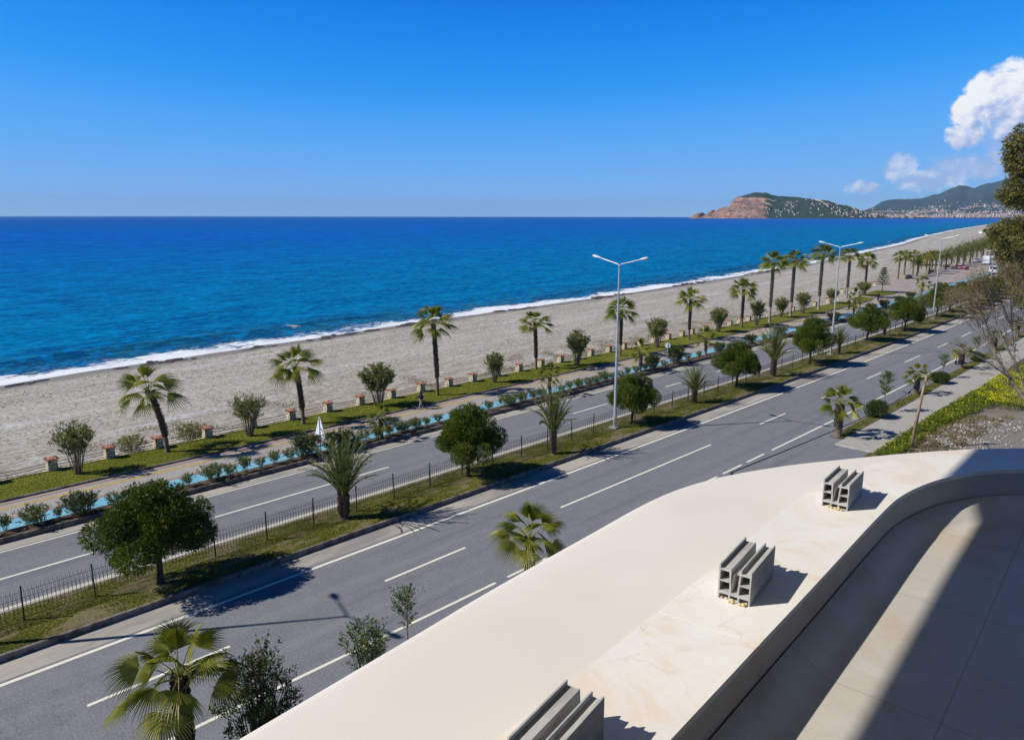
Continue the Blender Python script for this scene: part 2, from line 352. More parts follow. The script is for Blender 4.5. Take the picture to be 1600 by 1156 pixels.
def stonework():
    m, nt, b = newmat('rubble_stone')
    v = objvec(nt)
    vo = nd(nt, 'ShaderNodeTexVoronoi'); vo.feature = 'DISTANCE_TO_EDGE'; vo.inputs['Scale'].default_value = 3.4; nt.links.new(v, vo.inputs['Vector'])
    vc = nd(nt, 'ShaderNodeTexVoronoi'); vc.inputs['Scale'].default_value = 3.4; nt.links.new(v, vc.inputs['Vector'])
    c = mixc(nt, vc.outputs['Color'], (.66, .52, .29), (.72, .64, .44))
    c = mixc(nt, smooth(nt, vo.outputs[0], .07, .02), c, (.14, .10, .07))
    nt.links.new(c, b.inputs['Base Color']); b.inputs['Roughness'].default_value = .95
    return m
M['stone'] = stonework()
M['terracotta'] = simple('terracotta_tile', (.46, .20, .13), (.32, .13, .09), 5, .85, .2, .2)
M['bark'] = simple('tree_bark', (.105, .075, .055), (.04, .03, .024), 8, .95, .1, .8, stretch=(1, 1, .3))
M['palm_bark'] = simple('palm_bark', (.27, .20, .145), (.10, .070, .050), 9, .95, .1, .8, stretch=(1, 1, 2.5))
M['palm_bark_pale'] = simple('pale_palm_bark', (.46, .40, .33), (.16, .12, .09), 7, .95, .1, .8, stretch=(1, 1, 2.5))
M['stem'] = simple('grey_stem', (.26, .21, .165), (.12, .095, .075), 8, .9, .1, .4)
M['twig'] = simple('grey_twig', (.38, .31, .25), (.19, .15, .12), 5, .9, .1, .4)
M['wood'] = simple('weathered_timber', (.40, .29, .19), (.20, .14, .09), 4, .9, .1, .5, stretch=(3, 3, .2))

def leafmat(name, dark, light, yellow=None, trans=.25, rough=.55):
    m, nt, b = newmat(name)
    at = nd(nt, 'ShaderNodeAttribute'); at.attribute_name = 'tone'
    c = mixc(nt, at.outputs['Fac'], dark, light)
    if yellow:
        c = mixc(nt, mth(nt, 'MULTIPLY', smooth(nt, at.outputs['Fac'], .86, 1.0), .8), c, yellow)
    b.inputs['Roughness'].default_value = rough; b.inputs['Specular IOR Level'].default_value = .3
    nt.links.new(c, b.inputs['Base Color'])
    tr = nd(nt, 'ShaderNodeBsdfTranslucent'); nt.links.new(mixc(nt, 1.0, c, (1.25, 1.35, .7), 'MULTIPLY'), tr.inputs[0])
    mx = nd(nt, 'ShaderNodeMixShader'); mx.inputs[0].default_value = trans
    nt.links.new(b.outputs[0], mx.inputs[1]); nt.links.new(tr.outputs[0], mx.inputs[2])
    nt.links.new(mx.outputs[0], nt.nodes['Material Output'].inputs[0])
    return m
M['fan_leaf'] = leafmat('fan_palm_leaf', (.095, .120, .012), (.310, .305, .035), (.46, .42, .10), .32, .38)
M['date_leaf'] = leafmat('date_palm_leaf', (.085, .105, .030), (.230, .235, .085), (.30, .27, .12), .2, .5)
M['round_leaf'] = leafmat('round_tree_leaf', (.030, .062, .006), (.155, .195, .016), None, .22, .5)
M['ole_leaf'] = leafmat('oleander_leaf', (.110, .130, .032), (.310, .310, .100), (.30, .25, .12), .22, .55)
M['shrub_leaf'] = leafmat('shrub_leaf', (.065, .105, .028), (.200, .240, .085), (.22, .24, .10), .22, .55)
M['dark_leaf'] = leafmat('dark_shrub_leaf', (.026, .050, .010), (.095, .125, .024), (.12, .10, .03), .15, .5)
M['ball_leaf'] = leafmat('clipped_bush_leaf', (.030, .055, .012), (.10, .135, .035), None, .15, .6)
M['gum_leaf'] = leafmat('eucalyptus_leaf', (.080, .080, .018), (.250, .225, .060), (.40, .20, .06), .2, .55)
M['weed_leaf'] = leafmat('weed_leaf', (.070, .110, .008), (.205, .245, .022), None, .25, .7)
M['flower'] = leafmat('yellow_petal', (.55, .50, .01), (.80, .74, .015), None, .25, .6)
M['dry_leaf'] = leafmat('dry_weed', (.13, .10, .04), (.30, .22, .10), (.16, .18, .04), .2, .8)
M['pebble'] = leafmat('pale_stone', (.25, .22, .19), (.62, .58, .52), None, 0.0, .9)
M['rock'] = simple('wet_rock', (.12, .10, .08), (.04, .034, .03), 1.2, .6, .4, .8, detail=8)

M['white_car'] = simple('white_car_paint', (.75, .76, .78), (.72, .73, .75), 1, .3, .5)
M['red_car'] = simple('dark_red_car_paint', (.20, .012, .018), (.16, .01, .014), 1, .3, .5)
M['black_car'] = simple('dark_car_paint', (.03, .03, .035), (.025, .025, .03), 1, .3, .5)
M['glass'] = simple('dark_glass', (.02, .03, .045), (.015, .02, .03), 1, .08, .6)
M['tyre'] = simple('tyre_rubber', (.015, .015, .015), (.02, .02, .02), 1, .9, .2)
M['chrome'] = simple('light_lens', (.55, .55, .55), (.5, .5, .5), 1, .2, .5, metal=.4)
M['tail'] = simple('tail_light', (.35, .01, .01), (.3, .01, .01), 1, .3, .5)
M['skin'] = simple('skin', (.42, .25, .17), (.38, .22, .15), 4, .6, .3)
M['navy'] = simple('navy_cloth', (.012, .016, .065), (.008, .010, .04), 9, .9, .2)
M['pale_cloth'] = simple('pale_lilac_cloth', (.36, .30, .36), (.26, .22, .28), 9, .9, .2)
M['black_cloth'] = simple('black_cloth', (.016, .016, .018), (.01, .01, .012), 9, .9, .2)
M['white_cloth'] = simple('white_cloth', (.62, .60, .58), (.5, .48, .47), 9, .9, .2)
M['blue_cloth'] = simple('blue_cloth', (.05, .09, .20), (.03, .06, .14), 9, .9, .2)
M['maroon_cloth'] = simple('maroon_cloth', (.16, .02, .05), (.10, .015, .03), 9, .9, .2)
M['hair'] = simple('dark_hair', (.02, .014, .01), (.012, .009, .007), 20, .7, .3)
M['shoe'] = simple('shoe_white', (.60, .60, .60), (.5, .5, .5), 9, .8, .2)
M['sign_back'] = simple('sign_back', (.78, .82, .86), (.74, .78, .82), 2, .5, .4)
M['roof_red'] = simple('roof_red', (.30, .09, .05), (.22, .07, .04), 1, .85, .2)
M['kiosk_wall'] = simple('kiosk_wall', (.50, .38, .20), (.40, .30, .16), 1, .85, .2)
M['yellow_wall'] = simple('low_wall_stone', (.48, .38, .22), (.30, .23, .14), 2, .9, .2, .3)

# ------------------------------------------------------------------ mesh helpers
class MB:
    def __init__(s): s.v = []; s.f = []; s.mi = []; s.m = 0
    def quad(s, a, b, c, d):
        n = len(s.v); s.v += [tuple(a), tuple(b), tuple(c), tuple(d)]; s.f.append((n, n+1, n+2, n+3)); s.mi.append(s.m)
    def poly(s, pts):
        n = len(s.v); s.v += [tuple(p) for p in pts]; s.f.append(tuple(range(n, n+len(pts)))); s.mi.append(s.m)
    def box(s, c, sz, rz=0.0, taper=1.0, rx=0.0):
        n = len(s.v); cx, cy, cz = c; hx, hy, hz = sz[0]/2, sz[1]/2, sz[2]/2
        cr, sr = math.cos(rz), math.sin(rz)
        for dz, t in ((-hz, 1.0), (hz, taper)):
            for dx, dy in ((-hx, -hy), (hx, -hy), (hx, hy), (-hx, hy)):
                x, y = dx*t, dy*t
                s.v.append((cx + x*cr - y*sr, cy + x*sr + y*cr, cz+dz))
        for q in ((3, 2, 1, 0), (4, 5, 6, 7), (0, 1, 5, 4), (1, 2, 6, 5), (2, 3, 7, 6), (3, 0, 4, 7)):
            s.f.append(tuple(n+i for i in q)); s.mi.append(s.m)
    def prism(s, poly, z0, z1):           # poly CCW (x, y)
        n = len(s.v); k = len(poly)
        s.v += [(x, y, z0) for x, y in poly] + [(x, y, z1) for x, y in poly]
        s.f.append(tuple(n+i for i in reversed(range(k)))); s.f.append(tuple(n+k+i for i in range(k))); s.mi += [s.m, s.m]
        for i in range(k):
            j = (i+1) % k; s.f.append((n+i, n+j, n+k+j, n+k+i)); s.mi.append(s.m)
    def extr(s, poly, y0, y1):            # poly in (x, z), extruded along y
        n = len(s.v); k = len(poly)
        s.v += [(x, y0, z) for x, z in poly] + [(x, y1, z) for x, z in poly]
        s.f.append(tuple(n+i for i in range(k))); s.f.append(tuple(n+k+i for i in reversed(range(k)))); s.mi += [s.m, s.m]
        for i in range(k):
            j = (i+1) % k; s.f.append((n+j, n+i, n+k+i, n+k+j)); s.mi.append(s.m)
    def tube(s, pts, radii, n=8, cap=True):
        base = len(s.v); pts = [Vector(p) for p in pts]; K = len(pts)
        if not hasattr(radii, '__len__'): radii = [radii]*K
        for i, p in enumerate(pts):
            d = (pts[min(i+1, K-1)] - pts[max(i-1, 0)])
            d = d.normalized() if d.length > 1e-9 else Vector((0, 0, 1))
            a = Vector((0, 0, 1)) if abs(d.z) < .9 else Vector((1, 0, 0))
            u = d.cross(a).normalized(); w = d.cross(u)
            for k in range(n):
                t = 2*math.pi*k/n
                s.v.append(tuple(p + (u*math.cos(t) + w*math.sin(t))*radii[i]))
        for i in range(K-1):
            for k in range(n):
                k2 = (k+1) % n
                s.f.append((base+i*n+k, base+i*n+k2, base+(i+1)*n+k2, base+(i+1)*n+k)); s.mi.append(s.m)
        if cap:
            s.f.append(tuple(base+k for k in reversed(range(n)))); s.mi.append(s.m)
            s.f.append(tuple(base+(K-1)*n+k for k in range(n))); s.mi.append(s.m)
    def ball(s, c, r, seg=8, rings=6, sc=(1, 1, 1)):
        base = len(s.v)
        for i in range(rings+1):
            th = math.pi*i/rings
            for k in range(seg):
                t = 2*math.pi*k/seg
                s.v.append((c[0]+r*sc[0]*math.sin(th)*math.cos(t), c[1]+r*sc[1]*math.sin(th)*math.sin(t), c[2]+r*sc[2]*math.cos(th)))
        for i in range(rings):
            for k in range(seg):
                k2 = (k+1) % seg
                s.f.append((base+i*seg+k, base+(i+1)*seg+k, base+(i+1)*seg+k2, base+i*seg+k2)); s.mi.append(s.m)
    def lathe(s, prof, c=(0, 0, 0), n=12):      # prof (r, z)
        base = len(s.v); K = len(prof)
        for r, z in prof:
            for k in range(n):
                t = 2*math.pi*k/n; s.v.append((c[0]+r*math.cos(t), c[1]+r*math.sin(t), c[2]+z))
        for i in range(K-1):
            for k in range(n):
                k2 = (k+1) % n; s.f.append((base+i*n+k, base+i*n+k2, base+(i+1)*n+k2, base+(i+1)*n+k)); s.mi.append(s.m)
    def build(s, name, mats, parent=None, smooth=False, tone=None, bevel=0.0):
        me = bpy.data.meshes.new(name); me.from_pydata(s.v, [], s.f)
        if not isinstance(mats, (list, tuple)): mats = [mats]
        for m in mats: me.materials.append(m)
        if len(mats) > 1: me.polygons.foreach_set('material_index', s.mi)
        if smooth: me.polygons.foreach_set('use_smooth', [True]*len(me.polygons))
        if tone is not None:
            a = me.attributes.new('tone', 'FLOAT', 'FACE'); a.data.foreach_set('value', tone)
        me.update()
        o = bpy.data.objects.new(name, me); COL.objects.link(o)
        if parent is not None: o.parent = parent
        if bevel:
            bv = o.modifiers.new('bevel', 'BEVEL'); bv.width = bevel; bv.segments = 2; bv.limit_method = 'ANGLE'; bv.angle_limit = math.radians(40)
        return o

def tag(o, label=None, cat=None, group=None, kind=None):
    if label: o['label'] = label
    if cat: o['category'] = cat
    if group: o['group'] = group
    if kind: o['kind'] = kind
    return o
def empty(name, loc=(0, 0, 0), rz=0.0, label=None, cat=None, group=None):
    o = bpy.data.objects.new(name, None); COL.objects.link(o); o.location = loc; o.rotation_euler = (0, 0, rz)
    o.empty_display_size = .3
    return tag(o, label, cat, group)
def dup(src, loc, rz=0.0, scale=(1, 1, 1), label=None, group=None):
    r = src.copy(); COL.objects.link(r); r.location = loc; r.rotation_euler = (0, 0, rz); r.scale = scale
    if label: r['label'] = label
    if group: r['group'] = group
    for ch in KIDS.get(src.name, []):
        c = ch.copy(); COL.objects.link(c); c.parent = r; KIDS.setdefault(r.name, []).append(c)
        for g in KIDS.get(ch.name, []):
            d = g.copy(); COL.objects.link(d); d.parent = c; KIDS.setdefault(c.name, []).append(d)
    return r
KIDS = {}
def reg(root):
    for o in list(COL.objects):
        if o.parent is not None and o not in KIDS.setdefault(o.parent.name, []) and (o.parent == root or o.parent.parent == root):
            KIDS[o.parent.name].append(o)
    return root
class Stock:                       # prototypes that stand in the scene the first time they are placed
    def __init__(s, protos): s.p = [[reg(p), False] for p in protos]
    def put(s, i, loc, rz=0.0, scale=(1, 1, 1), label=None, group=None):
        e = s.p[i % len(s.p)]
        if not e[1]:
            e[1] = True; r = e[0]; r.location = loc; r.rotation_euler = (0, 0, rz); r.scale = scale
            if label: r['label'] = label
            if group: r['group'] = group
            return r
        return dup(e[0], loc, rz, scale, label, group)
    def clean(s):
        for p, used in s.p:
            if not used:
                for ch in KIDS.get(p.name, []):
                    for g in KIDS.get(ch.name, []): bpy.data.objects.remove(g)
                    bpy.data.objects.remove(ch)
                bpy.data.objects.remove(p)
_u = ['first', 'second', 'third', 'fourth', 'fifth', 'sixth', 'seventh', 'eighth', 'ninth']
ORD = _u + ['tenth', 'eleventh', 'twelfth', 'thirteenth', 'fourteenth', 'fifteenth', 'sixteenth', 'seventeenth', 'eighteenth', 'nineteenth']
for t_, w_ in (('twentieth', 'twenty'), ('thirtieth', 'thirty'), ('fortieth', 'forty'), ('fiftieth', 'fifty'), ('sixtieth', 'sixty')): ORD += [t_] + [w_+'-'+x for x in _u]

def cshift(u):                     # the whole shore road bends gently to the left beyond 60 m
    if u < 60: return 0.0
    if u < 900: return -2.05e-4*(u-60)**2
    return -2.05e-4*840**2 - 2*2.05e-4*840*(u-900)
def us(u0, u1, step=4.0):
    n = max(1, int(math.ceil((u1-u0)/step))); return [u0+(u1-u0)*i/n for i in range(n+1)]
def strip(name, x0, x1, z, u0, u1, mat, step=4.0, kind='structure', thick=0.0, wob=0.0, x0f=None, x1f=None):
    mb = MB(); U = us(u0, u1, step)
    L = []; R = []
    for u in U:
        a = x0 if x0f is None else x0f(u); b = x1 if x1f is None else x1f(u)
        L.append((a+cshift(u)+(wob*mnoise.noise((a, u*.15, 3)) if wob else 0), u, z)); R.append((b+cshift(u)+(wob*mnoise.noise((b, u*.15, 9)) if wob else 0), u, z))
    for i in range(len(U)-1):
        mb.quad(L[i], R[i], R[i+1], L[i+1])
        if thick:
            for P in ((R[i], R[i+1]), (L[i+1], L[i])):
                mb.quad((P[0][0], P[0][1], z-thick), (P[1][0], P[1][1], z-thick), P[1], P[0])
    if thick:
        for P in ((L[0], R[0]), (R[-1], L[-1])):
            mb.quad((P[0][0], P[0][1], z-thick), (P[1][0], P[1][1], z-thick), P[1], P[0])
    o = mb.build(name, mat)
    if kind: o['kind'] = kind
    return o

# ------------------------------------------------------------------ ground, road, paths
SEA_Z = -2.6
WL = [(-400, -78), (-150, -88), (-40, -97), (17.4, -101.8), (26.3, -103.3), (38.6, -104.2), (51.4, -106.0), (65.4, -106.5), (86, -108.7), (111, -109.9), (133, -111), (168, -113.3),
      (251, -121.5), (340, -133), (427, -149.7), (560, -173), (711, -205.8), (900, -242), (1176, -294.4), (1944, -422), (2500, -440), (3200, -380), (4500, -100)]
def wlx(u):
    for (u0, x0), (u1, x1) in zip(WL[:-1], WL[1:]):
        if u <= u1 or (u1, x1) == WL[-1]:
            t = (u-u0)/(u1-u0); return x0+(x1-x0)*t + .8*mnoise.noise((u*.06, 0, 0)) + .5*mnoise.noise((u*.2, 5, 0))
def wallx(u):
    a = -55.75 + cshift(u) - (6.5*max(0, min(1, (u-150)/70.)))
    return a if u < 820 else max(a, wlx(u)+42)
# land sheet, to the horizon behind the sea front
mb = MB(); U = us(-400, 900, 25) + us(900, 6500, 350)[1:]
for a, b in zip(U[:-1], U[1:]):
    mb.quad((wallx(min(a, 4400))+.2, a, -.06), (9000, a, -.06), (9000, b, -.06), (wallx(min(b, 4400))+.2, b, -.06))
o = mb.build('ground', M['land']); o['kind'] = 'structure'

# beach: slopes from the garden wall down to the water
mb = MB(); uvs = []
U = us(-300, 500, 4) + us(500, 2000, 25)[1:] + us(2000, 4500, 250)[1:]
T = [0, .04, .1, .2, .3, .4, .5, .6, .7, .8, .9, 1.0, 1.08]
def beach_pt(u, t):
    xa = wallx(u); xb = wlx(u); x = xa+(xb-xa)*t
    z = -.10 - .35*min(1, t/.05) - 2.15*max(0, t-.05)/.95
    if t <= 1: z += .18*mnoise.noise((x*.09, u*.05, 0)) * min(1, t*8)*min(1, (1-t)*6) + .22*math.exp(-((t-.82)/.05)**2)
    return (x, u, z), (u, (1-t)*abs(xb-xa))
G = [[beach_pt(u, t) for t in T] for u in U]
for i in range(len(U)-1):
    for j in range(len(T)-1):
        q = (G[i][j+1], G[i][j], G[i+1][j], G[i+1][j+1]); mb.quad(*[a[0] for a in q]); uvs += [a[1] for a in q]
def set_uv(o, uvs):
    uv = o.data.uv_layers.new(name='UVMap'); uv.data.foreach_set('uv', [c for p in uvs for c in p])
o = mb.build('beach', M['beach'], smooth=True); set_uv(o, uvs); o['kind'] = 'structure'

# sea: a grid in metres along the shore and metres out from it
mb = MB(); uvs = []
TT = [-3, 0, 1.5, 3, 4.5, 6, 7.5, 9, 10, 11, 12, 13, 14, 15, 16.5, 18, 20, 23, 26, 30, 36, 45, 60, 90, 150, 300, 700, 1500, 4000, 10000, 24000]
U = us(-24000, -400, 4000) + us(-400, -100, 20)[1:] + us(-100, 400, 2.5)[1:] + us(400, 1200, 12)[1:] + us(1200, 4500, 150)[1:] + us(4500, 9000, 1500)[1:]
def sea_pt(u, t):
    uu = max(-400, min(4500, u)); x = wlx(uu) - t
    z = SEA_Z
    if 0 < t < 60 and -300 < u < 1200:
        ph = 13.6 + 3.0*mnoise.noise((u*.018, 2, 0))
        amp = .75*max(0, .55+.9*mnoise.noise((u*.013, 7, 1)))
        d = t-ph
        z += amp*math.exp(-(d/(1.5 if d < 0 else 3.2))**2)
        z += .16*math.sin(t*.32 + 2*mnoise.noise((u*.02, 0, 4))) * min(1, t/18)
        z += .10*mnoise.noise((u*.3, t*.5, 0))
    if t <= 0: z -= .02
    return (x, u, z), (u, t)
G = [[sea_pt(u, t) for t in TT] for u in U]
for i in range(len(U)-1):
    for j in range(len(TT)-1):
        q = (G[i][j+1], G[i][j], G[i+1][j], G[i+1][j+1]); mb.quad(*[a[0] for a in q]); uvs += [a[1] for a in q]
o = mb.build('sea', M['sea'], smooth=True); set_uv(o, uvs); o['kind'] = 'structure'

strip('road', -44.65, -21.3, 0.0, -60, 700, M['asphalt'])                       # both carriageways; the median lies on top
strip('driveway', -21.3, -9, -.004, 27, 57.0, M['asphalt'])
strip('gutter', -32.15, -30.78, .004, -40, 420, M['gutter'], wob=.12)
strip('gutter', -44.6, -43.75, .004, -40, 420, M['gutter'], wob=.12)
strip('gutter', -36.25, -36.98, .004, -40, 420, M['gutter'], x0f=lambda u: -36.98, x1f=lambda u: -36.25)
def line(x, u0, u1, w=.16, z=.010):
    return strip('road_marking', x-w/2, x+w/2, z, u0, u1, M['paint'], step=6)
line(-30.5, -40, 420, .20); line(-36.72, -40, 420, .17); line(-43.55, -40, 250, .12, .010)
for a, b in ((-7, -2), (5.8, 11.0), (18.6, 23.7), (31.3, 48.6), (56.5, 61.3), (69, 73.8), (81, 85.6), (93.5, 99.6), (107.3, 112.5), (119.6, 125.3), (132, 138), (145, 150), (158, 163)): line(-26.95, a, b)
for a, b in ((-12, 9.8), (16.2, 28.4), (48.1, 53.0), (62.6, 65.6), (72.8, 78), (87, 92), (101, 106), (115, 120), (130, 135), (145, 150)): line(-40.15, a, b)
line(-23.1, -30, 22.2); line(-23.1, 23.0, 29)
u = 30.0
while u < 50: line(-23.05, u, u+2.6); u += 3.35
line(-23.05, 50.6, 300)

# median strip with kerbs
strip('median_grass', -35.95, -32.38, .20, -40, 420, M['grass'], thick=.2)
def kerb(x, w, z, u0, u1, name='kerb'):
    mb = MB(); U = us(u0, u1, 1.0 if u1-u0 < 300 else 1.6)
    for i in range(len(U)-1):
        a, b = U[i]+.006, U[i+1]-.006; ca, cb = cshift(a), cshift(b)
        j = .012*mnoise.noise((i*3.1, x, 0))
        n = len(mb.v)
        for (u, c) in ((a, ca), (b, cb)):
            mb.v += [(x-w/2+c+j, u, -.05), (x+w/2+c+j, u, -.05), (x+w/2+c+j, u, z-.03), (x+w/2-.03+c+j, u, z+j), (x-w/2+.03+c+j, u, z+j), (x-w/2+c+j, u, z-.03)]
        for k in range(6):
            k2 = (k+1) % 6; mb.f.append((n+k2, n+k, n+6+k, n+6+k2)); mb.mi.append(0)
        mb.f.append(tuple(n+k for k in range(6))); mb.f.append(tuple(n+6+k for k in reversed(range(6)))); mb.mi += [0, 0]
    o = mb.build(name, M['kerb']); o['kind'] = 'structure'; return o
kerb(-32.28, .18, .27, -40, 260); kerb(-36.08, .22, .17, -40, 260)
# sea side: planter, cycle path, promenade, lawn
kerb(-44.82, .20, .28, -40, 200)
strip('planter_bed', -46.15, -44.98, .17, -40, 190, M['soil'], thick=.17)
strip('cycle_path', -47.98, -46.16, .045, -40, 480, M['blue_path'])
strip('promenade', -51.35, -47.99, .040, -40, 200, M['paving'])
strip('promenade_band', -48.30, -48.10, .046, -40, 200, M['red_tile'])
strip('promenade_band', -51.05, -50.85, .046, -40, 200, M['red_tile'])
strip('tactile_band', -50.35, -50.0, .046, -40, 200, M['yellow_tile'])
kerb(-51.48, .20, .16, -40, 158)
strip('lawn', -55.6, -51.58, .11, -40, 152, M['lawn'], thick=.16)
strip('plaza', -66, -51.6, .036, 152.5, 200, M['plaza'], x0f=lambda u: -56.5-6.5*max(0, min(1, (u-150)/70.))+.3, x1f=lambda u: -51.36)
strip('car_park', -66, -47.76, .036, 200.02, 480, M['plaza'], x0f=lambda u: -62.2, x1f=lambda u: -47.76 if u > 214.5 else -51.36)
mb = MB(); mb.prism([(-59.0, 166.5), (-56.0, 165.2), (-54.4, 173.9), (-55.4, 180.5), (-60.1, 181.0)], .0, .13); o = mb.build('lawn', M['lawn']); o['kind'] = 'structure'
mb = MB(); mb.prism([(-57.8, 159), (-54.3, 153.0), (-53.6, 157), (-54.2, 161.8), (-57.8, 163.9)], .0, .13); o = mb.build('lawn', M['lawn']); o['kind'] = 'structure'
# landward side: verge, sidewalk, weeds, gravel lot
kerb(-21.25, .20, .14, 57.0, 190); kerb(-20.32, .12, .15, 57.5, 190)
kerb(-21.25, .20, .14, -40, 27)
strip('verge_grass', -21.15, -20.38, .11, 57.1, 190, M['grass'], thick=.12)
strip('verge_grass', -21.15, -19.6, .11, -40, 27, M['grass'], thick=.12)
strip('sidewalk', -20.26, -17.2, .10, 55.2, 190, M['sidewalk'], thick=.1, wob=.05)
strip('gravel_lot', -17.2, 40, -.03, 40, 84, M['gravel'])
strip('weed_bank', -17.45, -15.6, .02, 50, 84, M['grass'], thick=.05, wob=.8)
strip('weed_bank', -17.4, -4, .03, 78.5, 160, M['grass'], thick=.05, wob=1.0)

# ------------------------------------------------------------------ the photographer's building: ledge, floor, upper slab
def catmull(P, n=8):
    out = []; tt = []
    for i in range(len(P)-1):
        p0 = P[max(i-1, 0)]; p1 = P[i]; p2 = P[i+1]; p3 = P[min(i+2, len(P)-1)]
        for k in range(n):
            t = k/n
            out.append(tuple(.5*((2*p1[a]) + (-p0[a]+p2[a])*t + (2*p0[a]-5*p1[a]+4*p2[a]-p3[a])*t*t + (-p0[a]+3*p1[a]-3*p2[a]+p3[a])*t**3) for a in (0, 1)))
    out.append(P[-1]); return out
LI = [(-.53, -3), (-.67, -1), (-.833, 1.395), (-.870, 1.923), (-.906, 2.447), (-.957, 3.15), (-.968, 3.50), (-.925, 3.80), (-.850, 4.02), (-.765, 4.185), (-.651, 4.322), (-.44, 4.56), (-.05, 4.88), (.66, 5.30), (1.86, 5.93)]
LM = [(-.85, -3), (-.99, -1), (-1.150, 1.30), (-1.190, 1.87), (-1.235, 2.45), (-1.290, 3.22), (-1.275, 3.60), (-1.20, 3.945), (-1.10, 4.20), (-.99, 4.42), (-.86, 4.585), (-.73, 4.725), (-.38, 5.06), (.42, 5.68), (1.65, 6.35)]
LO_ = [(-1.25, -3), (-1.44, -1), (-1.635, 1.05), (-1.685, 1.55), (-1.730, 2.15), (-1.762, 2.72), (-1.71, 3.12), (-1.57, 3.50), (-1.38, 3.85), (-1.17, 4.20), (-.945, 4.515), (-.75, 4.715), (-.39, 5.08), (.41, 5.70), (1.64, 6.37)]
NS = 10
CI, CM, CO = catmull(LI, NS), catmull(LM, NS), catmull(LO_, NS)
ZT = H-1.25; ZW = H-1.387; ZF = H-1.453
bldg = empty('apartment_building', (0, 0, 0), 0, 'pale rendered apartment building with a curved balcony ledge above the coastal road', 'building')
# coping slabs with open joints
def lerp2(C, t):
    i = min(int(t*NS), len(C)-2); f = t*NS-i
    return tuple(C[i][a]+(C[i+1][a]-C[i][a])*f for a in (0, 1))
cuts = [0, 1.0, 1.55, 3.0, 5.55, 9.4, 11.5, 12.6, 13.3, 14.0]
for a, b in zip(cuts[:-1], cuts[1:]):
    mb = MB(); g = .005
    ts = [a+g] + [x/NS for x in range(int(a*NS)+1, int(math.ceil(b*NS)))] + [b-g]
    I = [lerp2(CI, t) for t in ts]; Mm = [lerp2(CM, t) for t in ts]
    for i in range(len(ts)-1):
        A, B, C_, D = (*Mm[i], ZT), (*I[i], ZT), (*I[i+1], ZT), (*Mm[i+1], ZT)
        mb.quad(A, B, C_, D)
        mb.quad((B[0], B[1], ZT-.02), (C_[0], C_[1], ZT-.02), C_, B)
        mb.quad((D[0], D[1], ZT-.02), (A[0], A[1], ZT-.02), A, D)
    for k, s in ((0, 1), (-1, -1)):
        P, Q = (*Mm[k], ZT), (*I[k], ZT); q = [(P[0], P[1], ZT-.02), (Q[0], Q[1], ZT-.02), Q, P]
        mb.quad(*(q if s > 0 else q[::-1]))
    mb.build('coping_slab', M['marble'], bldg)
mb = MB()          # joint filler under the slabs, upstand wall
for i in range(len(CI)-1):
    (ax, ay), (bx, by) = CI[i], CI[i+1]
    dx, dy = bx-ax, by-ay; l = math.hypot(dx, dy) or 1; nx, ny = dy/l, -dx/l        # towards the floor
    o_ = .004
    mb.quad((ax-nx*o_, ay-ny*o_, ZW), (bx-nx*o_, by-ny*o_, ZW), (bx-nx*o_, by-ny*o_, ZT-.006), (ax-nx*o_, ay-ny*o_, ZT-.006))
mb.build('upstand', M['skirt'], bldg)
mb = MB()
for i in range(len(CI)-1): mb.quad((*CM[i], ZT-.004), (*CI[i], ZT-.004), (*CI[i+1], ZT-.004), (*CM[i+1], ZT-.004))
mb.build('joint_filler', M['cream'], bldg)
# floor: dip by the upstand shaped to widen its shadow, then flat
mb = MB(); off = []
for i in range(len(CI)):
    a = CI[max(i-1, 0)]; b = CI[min(i+1, len(CI)-1)]; dx, dy = b[0]-a[0], b[1]-a[1]; l = math.hypot(dx, dy)
    off.append([(CI[i][0]+dy/l*e, CI[i][1]-dx/l*e, H-1.25-z) for e, z in ((0, .137), (.025, .143), (.06, .162), (.095, .188), (.125, .203))])
for i in range(len(CI)-1):
    [mb.quad(off[i][k], off[i][k+1], off[i+1][k+1], off[i+1][k]) for k in range(4)]
for i in range(len(off)-1):
    mb.quad(off[i][4], (3.2, min(off[i][4][1], 5.2), ZF), (3.2, min(off[i+1][4][1], 5.2), ZF), off[i+1][4])
fl = mb.build('balcony_floor', M['floor'], bldg)
bm = bmesh.new(); bm.from_mesh(fl.data); bmesh.ops.remove_doubles(bm, verts=bm.verts, dist=1e-5); bm.to_mesh(fl.data); bm.free()
for p in fl.data.polygons: p.use_smooth = True
# cream rendered outer band with a rounded nose
mb = MB(); N = []
for i in range(len(CO)):
    a = CO[max(i-1, 0)]; b = CO[min(i+1, len(CO)-1)]; dx, dy = b[0]-a[0], b[1]-a[1]; l = math.hypot(dx, dy); N.append((-dy/l, dx/l))
prof = [(0, 0), (.35, -.001), (.7, -.003), (.95, -.006), (1.0, -.010)]
for i in range(len(CO)-1):
    def pt(j, k):
        if k < 5:
            f, dz = prof[k]; return (CM[j][0]+(CO[j][0]-CM[j][0])*f, CM[j][1]+(CO[j][1]-CM[j][1])*f, ZT-.003+dz)
        e, dz = [(.012, -.022), (.016, -.045), (.016, -.40), (-.02, -.42), (-.30, -.43)][k-5]
        return (CO[j][0]+N[j][0]*e, CO[j][1]+N[j][1]*e, ZT-.003+dz)
    for k in range(9):
        mb.quad(pt(i, k), pt(i, k+1), pt(i+1, k+1), pt(i+1, k))
mb.v = [tuple(v) for v in mb.v]
o = mb.build('fascia', M['cream'], bldg, smooth=True)
bm = bmesh.new(); bm.from_mesh(o.data); bmesh.ops.remove_doubles(bm, verts=bm.verts, dist=1e-5); bmesh.ops.recalc_face_normals(bm, faces=bm.faces); bm.to_mesh(o.data); bm.free()
for p in o.data.polygons: p.use_smooth = True
mb = MB()
